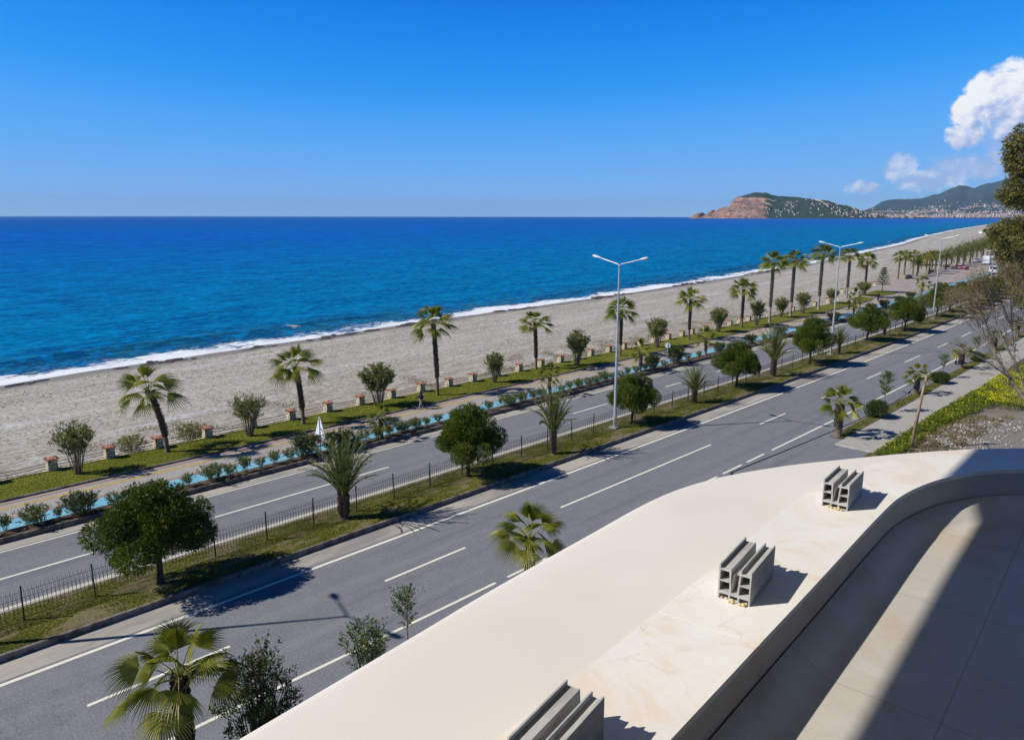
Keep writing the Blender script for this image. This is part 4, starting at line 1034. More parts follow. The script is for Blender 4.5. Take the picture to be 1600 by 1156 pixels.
for i, (x, y, h, w) in enumerate([(-20.7, 65.3, 1.45, 1.85), (-20.8, 83.7, 1.15, 1.75), (-21.1, 99.4, 1.1, 1.5)]):
    BB.put(0, (x, y, .1), i*1.5, (w/1.75, w/1.75, h/1.25), 'rounded clipped green bush on the verge, %s' % ('nearest the timber pole' if i == 0 else 'beyond the second stout fan palm' if i == 1 else 'farthest along the sidewalk'), 'clipped bushes on the verge')
ST = Stock([make_sapling(97, 3.9, 1.35, .40, 1700), make_sapling(98, 2.7, 1.4, .45, 700)])
for i, (x, y, v, s) in enumerate([(-20.85, 67.4, 0, 1.0), (-21.3, 86.4, 1, 1.0), (-21.6, 100.8, 1, 1.08), (-21.0, 15.45, 1, 1.16)]):
    o = ST.put(v, (x, y, .1), i*1.2, (s*(.75 if i == 3 else 1), s*(.75 if i == 3 else 1), s), ('slender young tree with an oval crown behind the nearest clipped bush', 'thin sparse young tree behind the second stout fan palm', 'thin young tree beside the farthest clipped bush', 'thin young tree standing clear of the cream ledge edge')[i], 'young trees along the verge')
o = reg(make_vase_bush(101, 3.75, 3.2, 46, 5600, .6, ('dark_leaf', .12, .05), .10, 'spiky_bush', 'bark', .024, 1.5)); o.location = (-20.9, 9.35, .1); tag(o, 'dark purplish spiky bush at the ledge beside the big fan palm', 'bush')
o = reg(make_vase_bush(102, 2.75, 2.0, 22, 1900, .3, ('shrub_leaf', .17, .05), .15, 'oleander_shrub', 'stem', .02, .6)); o.location = (-20.9, 13.5, .1); tag(o, 'green oleander shrub at the ledge, left of the thin young tree', 'bush')

# ------------------------------------------------------------------ street lamps
def make_lamp():
    r = empty('street_lamp', label='lamp', cat='street lamp')
    mb = MB(); mb.tube([(0, 0, .0), (0, 0, 3), (0, 0, 13.1)], [.13, .115, .06], 12); mb.box((0, 0, .02), (.42, .42, .05)); mb.build('pole', M['galv'], r, smooth=False)
    mb = MB(); mb.box((0, 0, .04), (.7, .7, .16)); mb.build('footing', M['gutter'], r)
    mb = MB(); mb.box((.137, 0, 1.1), (.012, .12, .45)); mb.build('access_door', M['galv'], r)
    for s in (-1, 1):
        mb = MB(); mb.tube([(0, 0, 13.0), (s*.15, 0, 13.14), (s*1.9, 0, 13.55)], [.045, .042, .036], 8); arm = mb.build('arm', M['galv'], r)
        mb = MB(); n = 10; base = len(mb.v)
        prof = [(0, .05), (.12, .10), (.3, .155), (.55, .16), (.72, .11), (.8, .03)]
        for d, rad in prof:
            for k in range(n):
                t = 2*math.pi*k/n; mb.v.append((s*(1.85+d), rad*math.cos(t), 13.56+d*.2+rad*.62*math.sin(t)))
        for i in range(len(prof)-1):
            for k in range(n):
                k2 = (k+1) % n; mb.f.append((i*n+k, i*n+k2, (i+1)*n+k2, (i+1)*n+k)); mb.mi.append(0)
        mb.f.append(tuple(range(n))); mb.f.append(tuple((len(prof)-1)*n+k for k in range(n))); mb.mi += [0, 0]
        hd = mb.build('lamp_head', M['lamp_white'], r, smooth=True)
        mb = MB(); mb.ball((s*2.3, 0, 13.58), .13, 10, 5, (1.9, .85, .35)); mb.build('lens', M['lens'], hd, smooth=True)
    return r
SL = Stock([make_lamp()])
for i, (x, y) in enumerate([(-34.5, 2.85), (-34.5, 46.6), (-35.1, 91.5), (-35.95, 135.7), (-37.6, 180), (-40.4, 224.5), (-44.7, 268)]):
    SL.put(0, (x, y, .19), cshift(y)*-.002, (1, 1, 1), 'tall double armed street lamp on the median, %s' % ('outside the left edge, shadow only' if i == 0 else ORD[i-1]+' from the left'), 'double armed street lamps on the median')

# ------------------------------------------------------------------ median fence
fence = empty('wire_fence', (-34.75, 0, .18), 0, 'low dark wire mesh fence with steel posts along the grass median', 'fence')
py = [5.6+2.76*k for k in range(-4, 56)]
def fx(u): return .05*math.sin(u*.37) + cshift(u)
src = None
for i, y in enumerate(py):
    mat = 'green_metal' if i % 7 in (3, 5) else 'dark_metal'
    mb = MB(); mb.box((0, 0, .76), (.055, .055, 1.62)); mb.box((0, 0, 1.575), (.075, .075, .03))
    o = mb.build('post', M[mat], fence); o.location = (fx(y)+.03*math.sin(i*2.7), y, 0); o.rotation_euler = (.02*math.sin(i*1.3), .035*math.sin(i*2.1), 0)
mb = MB()
def wire(a, b, t=.006):
    a = Vector(a); b = Vector(b); d = (b-a).normalized(); u = d.cross(Vector((1, .3, .2))).normalized()*t; w = d.cross(u).normalized()*t
    n = len(mb.v)
    for p in (a, b):
        for k in range(3):
            an = k*2.0944; mb.v.append(tuple(p+u*math.cos(an)+w*math.sin(an)))
    for k in range(3): mb.f.append((n+k, n+(k+1) % 3, n+3+(k+1) % 3, n+3+k)); mb.mi.append(0)
y = -5.0
while y < 150:
    st = .16 if y < 40 else .24 if y < 80 else .5
    t = .009 if y < 40 else .010 if y < 80 else .014
    x = fx(y)-.05; hgt = 1.30+.05*math.sin(y*1.1)
    wire((x, y, .06), (x-.02, y+st*.5, hgt), t); wire((x, y+st*.5, .06), (x-.02, y, hgt), t)
    wire((x-.02, y, hgt), (x-.13, y+.02, hgt+.10), t)
    y += st
for z in (.12, .42, .72, 1.02, 1.30):
    U = us(-5, 150, 2.76)
    for a, b in zip(U[:-1], U[1:]): wire((fx(a)-.055, a, z), (fx(b)-.055, b, z+.01*math.sin(b)), .009)
mb.build('wire_mesh', M['wire'], fence)
for x, y, hh, lab in ((-34.0, 10.0, 1.15, 'left'), (-33.9, 27.2, .9, 'right')):
    o = empty('dry_sapling', (x, y, .18), 0, 'bare little twig sapling on the median grass, %s one' % lab, 'sapling'); mb = MB(); rg = random.Random(int(y))
    mb.tube([(0, 0, 0), (.03, .02, hh)], [.012, .004], 5)
    for k in range(9):
        z = hh*rg.uniform(.3, .9); a = rg.uniform(0, 6.3); mb.tube([(.02, .01, z), (.3*math.cos(a), .3*math.sin(a), z+.2)], [.006, .002], 3)
    mb.build('stem', M['twig'], o)

# ------------------------------------------------------------------ beach wall: pillars and cables
def make_pillar():
    r = empty('stone_pillar', label='pillar', cat='pillar')
    mb = MB(); mb.box((0, 0, .33), (.60, .60, 1.16), 0, .97); mb.build('shaft', M['stone'], r)
    mb = MB(); mb.box((0, 0, .93), (.72, .72, .04)); mb.box((0, 0, .975), (.72, .72, .05), 0, .72); mb.box((0, 0, 1.015), (.42, .42, .03), 0, .6)
    for k in range(4):
        a = k*math.pi/2
        for j in (-1, 0, 1): mb.tube([(.22*math.cos(a)-j*.24*math.sin(a), .22*math.sin(a)+j*.24*math.cos(a), 1.00), (.40*math.cos(a)-j*.24*math.sin(a), .40*math.sin(a)+j*.24*math.cos(a), .955)], [.035, .045], 6)
    mb.build('cap', M['terracotta'], r); return r
PL = Stock([make_pillar()])
ps = [(-55.6, 8.2), (-55.7, 11.8), (-55.7, 15.4), (-55.6, 18.7), (-55.6, 22.4), (-55.7, 26.1), (-55.7, 29.6), (-55.8, 33.2), (-55.8, 36.6), (-55.8, 40.1), (-55.9, 43.7), (-55.7, 47.1), (-55.6, 50.3), (-55.7, 53.9), (-55.8, 57.4), (-55.9, 61.1), (-55.9, 64.5), (-55.8, 67.4),
      (-55.9, 70.2), (-55.9, 73.8), (-55.9, 77.0), (-55.9, 80.6), (-56.0, 84.0), (-56.0, 87.5), (-56.1, 91.2), (-56.2, 94.0), (-56.3, 98.0), (-56.4, 101.6), (-56.5, 105.7), (-56.7, 109.1), (-56.9, 112.6), (-57.1, 116.3), (-57.1, 120.0), (-57.2, 125), (-57.3, 130.0), (-57.6, 140.3)]
for i, (x, y) in enumerate(ps):
    PL.put(0, (x, y, -.05), .05*math.sin(i*3), (1, 1, 1), 'rubble stone pillar with terracotta cap by the beach, %s from the left' % ORD[i], 'stone pillars between lawn and beach')
for i, (x, y) in enumerate([(-58.9, 149.5), (-59.6, 156.0), (-64.3, 170.7), (-63.6, 171.6), (-62.8, 172.6), (-65.4, 191.4), (-65.5, 194.4)]):
    PL.put(0, (x, y, -.05), .3, (1, 1, 1), 'rubble stone pillar near the beach steps beyond the tall palms, %s from the left' % ORD[i], 'stone pillars by the beach steps')
mb = MB(); pp = [(-55.6, 4.6), (-55.6, 1.0), (-55.6, -3)][::-1]+ps
for (xa, ya), (xb, yb) in zip(pp[:-1], pp[1:]):
    for z in (.22, .45, .66):
        pts = [(xa+(xb-xa)*t, ya+(yb-ya)*t, z-.07*math.sin(math.pi*t)) for t in (0, .25, .5, .75, 1)]
        mb.tube(pts, .022, 5, cap=False)
o = mb.build('cable_rail', M['rope']); tag(o, 'sagging dark cables strung between the stone pillars along the beach', 'railing')
mb = MB(); 
for (xa, ya), (xb, yb) in zip(pp[:-1], pp[1:]): mb.box(((xa+xb)/2, (ya+yb)/2, -.02), (.34, yb-ya-.02, .26), math.atan2(-(xb-xa), yb-ya))
o = mb.build('low_wall', M['stone']); tag(o, 'low rubble footing wall under the cables between lawn and beach', 'wall')

# ------------------------------------------------------------------ signs
def sign_post(name, loc, h, shape, label, rz):
    r = empty(name, loc, rz, label, 'road sign'); mb = MB(); mb.tube([(0, 0, -.05), (0, 0, h)], .03, 8); mb.build('post', M['galv'], r)
    mb = MB()
    if shape == 'tri': pts = [(-.66, h-1.45), (.66, h-1.45), (.68, h-1.38), (.05, h+.06), (-.05, h+.06), (-.68, h-1.38)]
    else: pts = [(.31*math.cos(k*math.pi/10), h-.25+.31*math.sin(k*math.pi/10)) for k in range(20)]
    mb.extr(pts, .034, .040); p = mb.build('panel', M['sign_back'], r)
    mb = MB(); mb.box((0, .041+.004, h-.3), (.5, .008, .04)); mb.build('bracket', M['galv'], p)
sign_post('warning_sign', (-46.0, 26.6, .17), 2.55, 'tri', 'triangular road sign seen from behind, above the big dark oleander', math.radians(2))
sign_post('round_sign', (-45.6, 71.2, .17), 2.6, 'round', 'round road sign seen from behind, beside the large planter shrubs', math.radians(30))
PMESH = None

# ------------------------------------------------------------------ people
def skin_mesh(name, V, E, R, mat, parent, sub=2):
    me = bpy.data.meshes.new(name); me.from_pydata([tuple(v) for v in V], E, []); me.materials.append(mat)
    o = bpy.data.objects.new(name, me); COL.objects.link(o)
    if parent is not None: o.parent = parent
    sk = o.modifiers.new('skin', 'SKIN'); lay = me.skin_vertices[0].data
    for i, r in enumerate(R): lay[i].radius = (r, r) if not hasattr(r, '__len__') else r
    lay[0].use_root = True
    s = o.modifiers.new('sub', 'SUBSURF'); s.levels = s.render_levels = sub
    return o
def person(loc, rz, label, top, legs, hair, stride=.0, sit=False, group=None, armbend=.25, hood=False):
    # joints: pelvis at 0.92 m, walks along +y
    s = stride; r = empty('person', loc, rz, label, 'person', group)
    hip = .92; P = {}
    if not sit:
        L = [(-.09, 0, .90), (-.10, s*.55, .48), (-.10, s*.75-.02, .08), (-.10, s*.75+.13, .03)]
        Rr = [(.09, 0, .90), (.10, -s*.15, .47), (.10, -s*.85, .12), (.10, -s*.85+.13, .03)]
    else:
        L = [(-.10, 0, .90), (-.17, .42, .86), (-.19, .40, .44), (-.19, .54, .40)]; Rr = [(.10, 0, .90), (.17, .42, .86), (.19, .40, .44), (.19, .54, .40)]
    A = [(-.19, 0, 1.42), (-.24, -s*.35, 1.17), (-.22, -s*.35+armbend, 1.00)]; B = [(.19, 0, 1.42), (.24, s*.35, 1.17), (.22, s*.35+armbend, 1.00)]
    if sit: A = [(-.19, .02, 1.42), (-.27, .2, 1.2), (-.27, .45, 1.15)]; B = [(.19, .02, 1.42), (.27, .2, 1.2), (.27, .45, 1.15)]
    V = [(0, 0, .92), (0, 0, 1.15), (0, .0, 1.38), (0, .01, 1.48), (0, .03, 1.56), (0, .03, 1.66)] + L + Rr + A + B
    E = [(0, 1), (1, 2), (2, 3), (3, 4), (4, 5), (0, 6), (6, 7), (7, 8), (8, 9), (0, 10), (10, 11), (11, 12), (12, 13), (2, 14), (14, 15), (15, 16), (2, 17), (17, 18), (18, 19)]
    R = [.11, .10, .11, .055, .085, .08, .075, .052, .038, .035, .075, .052, .038, .035, .048, .038, .03, .048, .038, .03]
    body = skin_mesh('body', V, E, R, M['skin'], r)
    # hands and face as fine detail on the body's surface
    jk = skin_mesh('jacket', V[0:4]+A+B, [(0, 1), (1, 2), (2, 3), (2, 4), (4, 5), (5, 6), (2, 7), (7, 8), (8, 9)], [.155, .14, .15, .075, .075, .06, .048, .075, .06, .048], top, r)
    V2 = [(0, 0, .93)]+L[:3]+Rr[:3]
    skin_mesh('trousers', V2, [(0, 1), (1, 2), (2, 3), (0, 4), (4, 5), (5, 6)], [.135, .10, .075, .06, .10, .075, .06], legs, r)
    for q in (L, Rr):
        mb = MB(); mb.ball((q[3][0], q[3][1]-.03, q[3][2]+.02), .05, 8, 6, (.9, 2.4, .9)); mb.build('shoe', M['shoe'], r, smooth=True)
    mb = MB(); mb.ball((0, .012, 1.655), .112, 12, 8, (.92, 1.0, 1.08)); 
    if hood: mb.ball((0, -.03, 1.52), .13, 10, 6, (1.1, .9, .7))
    mb.build('hood' if hood else 'hair', top if hood else M['hair'], r, smooth=True)
    mb = MB(); mb.ball((0, .115, 1.60), .018, 6, 4, (1, 1.2, 1.3)); mb.ball((-.03, .105, 1.63), .010, 6, 4); mb.ball((.03, .105, 1.63), .010, 6, 4); mb.build('face_detail', M['skin'], body)
    for q, sd_ in ((A[2], -1), (B[2], 1)):
        mb = MB()
        mb.ball((q[0], q[1]+.05, q[2]-.02), .036, 8, 5, (.6, 1.2, 1.0))
        for k in range(4): mb.tube([(q[0], q[1]+.08, q[2]-.045+k*.018), (q[0], q[1]+.12+.008*(1 if k in (1, 2) else 0), q[2]-.058+k*.018), (q[0]-sd_*.012, q[1]+.135, q[2]-.075+k*.018)], [.009, .008, .006], 5)
        mb.tube([(q[0]-sd_*.01, q[1]+.05, q[2]+.01), (q[0]-sd_*.03, q[1]+.085, q[2]+.02)], [.010, .008], 5)
        mb.build('hand', M['skin'], body, smooth=True)
    return r
person((-50.7, 39.6, .045), math.radians(168), 'walker in a dark blue hooded jacket and pale trousers on the promenade', M['navy'], M['pale_cloth'], M['hair'], .34, hood=True).scale = (1.0, 1.0, .92)
person((-52.1, 157.8, .045), math.radians(10), 'person in black standing on the path between the two small lawns', M['black_cloth'], M['black_cloth'], M['hair'], .12)
person((-51.0, 142.6, .045), math.radians(160), 'left of two walkers below the tall palms, in a white top', M['white_cloth'], M['black_cloth'], M['hair'], .25)
person((-50.4, 143.3, .045), math.radians(160), 'right of two walkers below the tall palms, dark top and pale trousers', M['black_cloth'], M['white_cloth'], M['hair'], .25)

# ------------------------------------------------------------------ vehicles
def wheel(parent, x, y, r=.32, w=.2):
    o = empty('wheel', (x, y, r)); o.parent = parent
    mb = MB(); n = 16; base = len(mb.v)
    prof = [(r*.6, -w/2), (r*.94, -w/2), (r, -w/2+.03), (r, w/2-.03), (r*.94, w/2), (r*.6, w/2)]
    for rr, xx in prof:
        for k in range(n): t = 2*math.pi*k/n; mb.v.append((xx, rr*math.cos(t), rr*math.sin(t)))
    for i in range(len(prof)-1):
        for k in range(n): k2 = (k+1) % n; mb.f.append((i*n+k, i*n+k2, (i+1)*n+k2, (i+1)*n+k)); mb.mi.append(0)
    mb.build('tyre', M['tyre'], o); mb = MB()
    for k in range(5): a = k*1.2566; mb.box((0, r*.3*math.cos(a), r*.3*math.sin(a)), (w*.7, .07, .07))
    mb.tube([(-w*.4, 0, 0), (w*.4, 0, 0)], r*.58, 14); mb.build('rim', M['chrome'], o)
def car(name, loc, rz, label, cat, L, W, Hh, paint, kind='car', group=None):
    r = empty(name, loc, rz, label, cat, group); h = Hh
    if kind == 'car': side = [(-L/2, .35), (-L/2, .62*h), (-L/2+.12, .66*h), (-L*.30, .70*h), (-L*.14, h), (L*.18, h), (L*.36, .66*h), (L/2-.05, .58*h), (L/2, .45*h), (L/2, .35)]
    elif kind == 'van': side = [(-L/2, .40), (-L/2, .93*h), (-L/2+.12, h), (L*.28, h), (L*.40, .60*h), (L/2-.06, .50*h), (L/2, .40*h), (L/2, .40)]
    else: side = [(-L/2, .45), (-L/2, .94*h), (-L/2+.15, h), (L/2-.35, h), (L/2-.08, .88*h), (L/2, .42*h), (L/2, .45)]
    mb = MB(); n = len(side); mb.v = []
    for x, t in ((-W/2, 0), (-W/2*.98, 1), (W/2*.98, 1), (W/2, 0)): pass
    secs = [(-W/2, lambda z: 1.0), (W/2, lambda z: 1.0)]
    lo = [(-W/2*(1 if z < .66*h else .88), y, z) for y, z in side]; hi = [(W/2*(1 if z < .66*h else .88), y, z) for y, z in side]
    mb.v = lo+hi; mb.f = [tuple(range(n)), tuple(n+k for k in reversed(range(n)))] + [((k+1) % n, k, n+k, n+(k+1) % n) for k in range(n)]; mb.mi = [0]*len(mb.f)
    body = mb.build('body', paint, r, bevel=.05)
    g = .012
    def glass(pts):
        m = MB(); m.poly(pts); m.build('window', M['glass'], r)
    if kind == 'car':
        for s in (-1, 1): glass([(s*(W/2*.945+g), -L*.24, .71*h), (s*(W/2*.885+g), -L*.13, .95*h), (s*(W/2*.885+g), L*.16, .95*h), (s*(W/2*.945+g), L*.31, .71*h)][::s])
        glass([(-W*.40, L*.345, .70*h+g), (W*.40, L*.345, .70*h+g), (W*.37, L*.20, .965*h+g), (-W*.37, L*.20, .965*h+g)]); glass([(-W*.40, -L*.285, .73*h+g), (W*.40, -L*.285, .73*h+g), (W*.37, -L*.16, .965*h+g), (-W*.37, -L*.16, .965*h+g)])
    elif kind == 'van':
        for s in (-1, 1): glass([(s*(W/2*.99+g), L*.12, .62*h), (s*(W/2*.90+g), L*.12, .9*h), (s*(W/2*.90+g), L*.27, .9*h), (s*(W/2*.98+g), L*.36, .62*h)])
        glass([(-W*.44, L*.395+g, .62*h), (W*.44, L*.395+g, .62*h), (W*.39, L*.295+g, .95*h), (-W*.39, L*.295+g, .95*h)])
        glass([(-W*.38, -L/2-g, .60*h), (W*.38, -L/2-g, .60*h), (W*.38, -L/2-g, .88*h), (-W*.38, -L/2-g, .88*h)])
    else:
        for s in (-1, 1):
            for k in range(5): glass([(s*(W/2*.93+g), -L*.44+k*L*.175, .60*h), (s*(W/2*.89+g), -L*.44+k*L*.175, .86*h), (s*(W/2*.89+g), -L*.29+k*L*.175, .86*h), (s*(W/2*.93+g), -L*.29+k*L*.175, .60*h)])
        for e in (-1, 1): glass([(-W*.42, e*(L/2+g), .50*h), (W*.42, e*(L/2+g), .50*h), (W*.40, e*(L/2-.07+g), .84*h), (-W*.40, e*(L/2-.07+g), .84*h)])
    for s in (-1, 1):
        m = MB(); m.box((s*W*.38, L/2+.005, .44*h if kind == 'car' else .36*h), (.28, .03, .13)); m.build('headlight', M['chrome'], r)
        m = MB(); m.box((s*W*.40, -L/2-.005, .52*h if kind == 'car' else .36*h), (.18, .03, .18)); m.build('tail_light', M['tail'], r)
        m = MB(); m.box((s*(W/2+.10), L*.20, .72*h if kind == 'car' else .62*h), (.16, .08, .12)); m.build('mirror', paint, r)
    m = MB(); m.box((0, L/2+.02, .40), (W*.92, .08, .16)); m.box((0, -L/2-.02, .42), (W*.92, .08, .16)); m.build('bumper', M['black_car'] if kind != 'car' else paint, r)
    for sy in (-.31, .31):
        for sx_ in (-1, 1): wheel(r, sx_*(W/2-.10), sy*L, .33 if kind == 'car' else .38)
    return r
car('coach', (-66.0, 306, .04), math.radians(8), 'white minibus with a big dark rear window in the car park', 'minibus', 7.2, 2.3, 3.0, M['white_car'], 'bus')
car('white_van', (-53.6, 258, .01), math.radians(190), 'white van with a dark windscreen on the road behind the median trees', 'van', 5.2, 2.0, 2.3, M['white_car'], 'van')
car('red_car', (-65.6, 271.5, .04), math.radians(80), 'dark red car parked sideways beside the palms', 'car', 4.3, 1.8, 1.5, M['red_car'])
person((-67.3, 268.5, .04), math.radians(0), 'person in a white top standing by the dark red car', M['white_cloth'], M['blue_cloth'], M['hair'], .1)
car('white_car', (-74.2, 349, .04), math.radians(15), 'white car parked beyond the minibus, under the flat canopy', 'car', 4.4, 1.8, 1.5, M['white_car'])
car('white_car', (-72.0, 318, .04), math.radians(10), 'white car parked left of the minibus', 'car', 4.3, 1.8, 1.5, M['white_car'])
car('dark_car', (-71.0, 360, .04), math.radians(20), 'dark car parked at the far end of the car park', 'car', 4.3, 1.8, 1.5, M['black_car'])
car('beach_van', (-190, 850, -.6), math.radians(60), 'white motorhome parked far away on the beach', 'motorhome', 7, 2.4, 3.2, M['white_car'], 'van')
# scooter with its rider on the near carriageway
sc = empty('scooter', (-22.55, 97.0, .0), math.radians(180), 'small white and dark scooter on the shoulder behind a stout fan palm', 'scooter')
mb = MB(); mb.box((0, -.35, .62), (.30, .75, .30), 0, .7); mb.box((0, .15, .36), (.28, .5, .08)); mb.box((0, .48, .65), (.36, .10, .62), 0, .7); mb.build('body', M['white_car'], sc, bevel=.03)
mb = MB(); mb.box((0, -.32, .82), (.28, .68, .10)); mb.build('seat', M['black_cloth'], sc, bevel=.02)
mb = MB(); mb.tube([(-.33, .42, 1.06), (0, .5, 1.0), (.33, .42, 1.06)], .018, 6); mb.tube([(0, .5, 1.0), (0, .68, .26)], .03, 6); mb.build('handlebar', M['black_car'], sc)
wheel(sc, 0, .66, .26, .12); wheel(sc, 0, -.60, .26, .12)
mb = MB(); mb.box((0, -.76, .68), (.2, .04, .1)); mb.build('tail_light', M['tail'], sc)
p = person((-22.55, 97.25, -.06), math.radians(180), 'rider in a maroon jacket sitting on the scooter', M['maroon_cloth'], M['blue_cloth'], M['hair'], 0, sit=True); p.scale = (1, 1, .98)

# ------------------------------------------------------------------ timber pole and its cable, wall bracket
r = empty('timber_pole', (-15.9, 58.4, 0), 0, 'leaning weathered timber pole rising behind the ledge, with a cable', 'pole')
mb = MB(); mb.tube([(0, 0, -.3), (.18, .14, 2.8), (.40, .30, 5.6)], [.12, .105, .09], 10); mb.build('shaft', M['wood'], r, smooth=True)
mb = MB(); mb.tube([(.38, .3, 5.35), (.1, .15, 5.3)], .02, 6); mb.tube([(.1, .15, 5.18), (.1, .15, 5.42)], [.06, .04], 8); mb.tube([(.34, .2, 5.0), (.05, .05, 4.7), (0, 0, 5.3)], .012, 5); mb.build('insulator', M['black_car'], r)
mb = MB(); mb.box((.42, .31, 5.62), (.5, .08, .05), .6); mb.build('crosspiece', M['wood'], r)
def sag(a, b, s, n=24): return [tuple(a[i]+(b[i]-a[i])*k/n - (s*4*(k/n)*(1-k/n) if i == 2 else 0) for i in range(3)) for k in range(n+1)]
mb = MB(); mb.tube(sag((-15.8, 58.55, 5.3), (-1.93, 3.72, 15.56), .35, 40), [.030-.0265*(k/40)**.7 for k in range(41)], 5, cap=False)
c = Vector((-11.2, 31.9, 0)); 
P_ = sag((-15.8, 58.55, 5.3), (-1.93, 3.72, 15.56), .35, 40)
for k in (17, 18): mb.ball((P_[k][0], P_[k][1], P_[k][2]-.03), .05, 6, 4, (1, 2.6, .7))
lp = P_[16]; mb.tube([(lp[0], lp[1], lp[2]), (lp[0]-.12, lp[1]-.1, lp[2]-.16), (lp[0]-.22, lp[1]-.3, lp[2]-.05), (lp[0]-.1, lp[1]-.45, lp[2]+.02)], .014, 5)
o = mb.build('overhead_cable', M['tyre']); tag(o, 'black overhead cable running from the building to the timber pole', 'cable')
mb = MB(); mb.tube([(-1.66, 3.36, 15.46), (-1.80, 3.53, 15.50), (-1.855, 3.60, 15.59)], .006, 6); mb.ball((-1.86, 3.605, 15.595), .011, 8, 5, (1, 1, 1.6)); mb.tube([(-1.86, 3.605, 15.59), (-1.93, 3.72, 15.56)], .003, 5)
o = mb.build('cable_bracket', M['black_car']); tag(o, 'small black hook at the ledge edge where the cable ends', 'bracket')

# ------------------------------------------------------------------ distant palms, pine, kiosk, canopy
FP = Stock([make_fan_palm(111, 5.2, 1.2, 24, (0, 0), .17, 'fan_palm', 12, 1.0, 60), make_date_palm(112, 2.6, 3.3, 46, .15, 80, 1.35, 25)])
fp = [(-67.5, 218.3, 6.6, 4.6), (-69.0, 228, 6.4, 4.8), (-66.5, 231, 6.2, 4.5), (-69.4, 237, 6.2, 4.6), (-66.8, 243, 5.9, 4.6), (-70.6, 246, 5.4, 4.8), (-67.6, 252, 5.6, 5), (-71.2, 256, 5.2, 4.8), (-71.9, 264, 6.0, 5.4), (-69.2, 269, 6.4, 5.6), (-72.4, 276, 5.8, 5.4), (-70.0, 284.9, 6.4, 5.6), (-73.0, 290, 6.4, 5.6),
      (-71.2, 297.7, 6.6, 5.8), (-74.5, 305, 7.0, 6), (-72.6, 312, 7.2, 6), (-76.0, 320, 7.2, 6), (-74.3, 328, 7.4, 6), (-77.5, 336.2, 7.6, 6), (-76.2, 346, 7.8, 6.2), (-79.1, 357, 8.0, 6.4), (-78.2, 368, 8.4, 6.4), (-81.6, 378, 8.6, 6.4), (-83, 392, 8.8, 6.6), (-85, 408, 8.8, 6.6), (-88, 426, 9, 6.6)]
rgp = random.Random(5)
for i, (x, y, h, w) in enumerate(fp):
    v = 0 if i < 8 and i % 3 != 2 else 1
    FP.put(v, (x, y, .0), i*1.37, (w/4.2, w/4.2, h/(6.0 if v == 0 else 4.9)), 'palm in the dense far grove along the car park, %s from the left' % ORD[i], 'palms in the far grove by the car park')
pn = empty('norfolk_pine', (-57.8, 177.1, .1), 0, 'small tiered pine standing alone on the island of lawn', 'tree'); rng = np.random.default_rng(7); mb = MB(); mb.tube([(0, 0, -.1), (0, 0, 5.5)], [.09, .02], 7); mb.build('trunk', M['stem'], pn); P, D = [], []
for k in range(9):
    z = 1.7+k*.44; R = 1.55*(1-k/10.5)
    for j in range(6):
        a = j*math.pi/3+k*.5
        for t in np.linspace(.15, 1, 13):
            for _ in range(3): P.append((R*t*math.cos(a)+rng.normal()*.07, R*t*math.sin(a)+rng.normal()*.07, z+.12*t+rng.normal()*.05)); D.append((math.cos(a), math.sin(a), .3))
leaves('crown', np.array(P), np.array(D)+rng.normal(size=(len(P), 3))*.7, .24, .08, rng.uniform(.1, .8, len(P)), M['dark_leaf'], pn, rng)
k_ = empty('beach_kiosk', (-83.5, 297, 0), .25, 'small kiosk with a red roof behind the far palms', 'kiosk'); mb = MB(); mb.box((0, 0, 1.2), (5, 7, 2.5)); mb.build('wall', M['kiosk_wall'], k_)
mb = MB(); mb.box((0, 0, 2.75), (6, 8.2, .6), 0, .55); mb.build('roof', M['roof_red'], k_); mb = MB(); mb.box((2.52, 0, 1.3), (.04, 2.4, 1.2)); mb.build('serving_hatch', M['glass'], k_)
cn = empty('flat_canopy', (-71.5, 342, 0), .15, 'flat white canopy on thin posts at the end of the car park', 'canopy'); mb = MB(); mb.box((0, 0, 3.4), (9, 4, .16)); mb.build('roof', M['white_car'], cn)
for sx_ in (-1, 1):
    for sy in (-1, 1): mb = MB(); mb.tube([(sx_*4.2, sy*1.7, 0), (sx_*4.2, sy*1.7, 3.3)], .06, 8); mb.build('post', M['galv'], cn)
for i, (x, y, w, rz) in enumerate([(-66.2, 222, 7, .05), (-68.5, 250, 9, .1), (-72.4, 282, 9, .1)]):
    mb = MB(); mb.box((0, 0, .38), (.4, w, .8)); [mb.box((0, -w/2+.3+k*(w-.6)/3, .52), (.6, .6, 1.08)) for k in range(4)]; o = mb.build('garden_wall', M['yellow_wall']); o.location = (x, y, 0); o.rotation_euler = (0, 0, rz)
    tag(o, 'low yellowish stone wall under the far palm grove, %s from the left' % ORD[i], 'wall', 'low walls under the far palms')

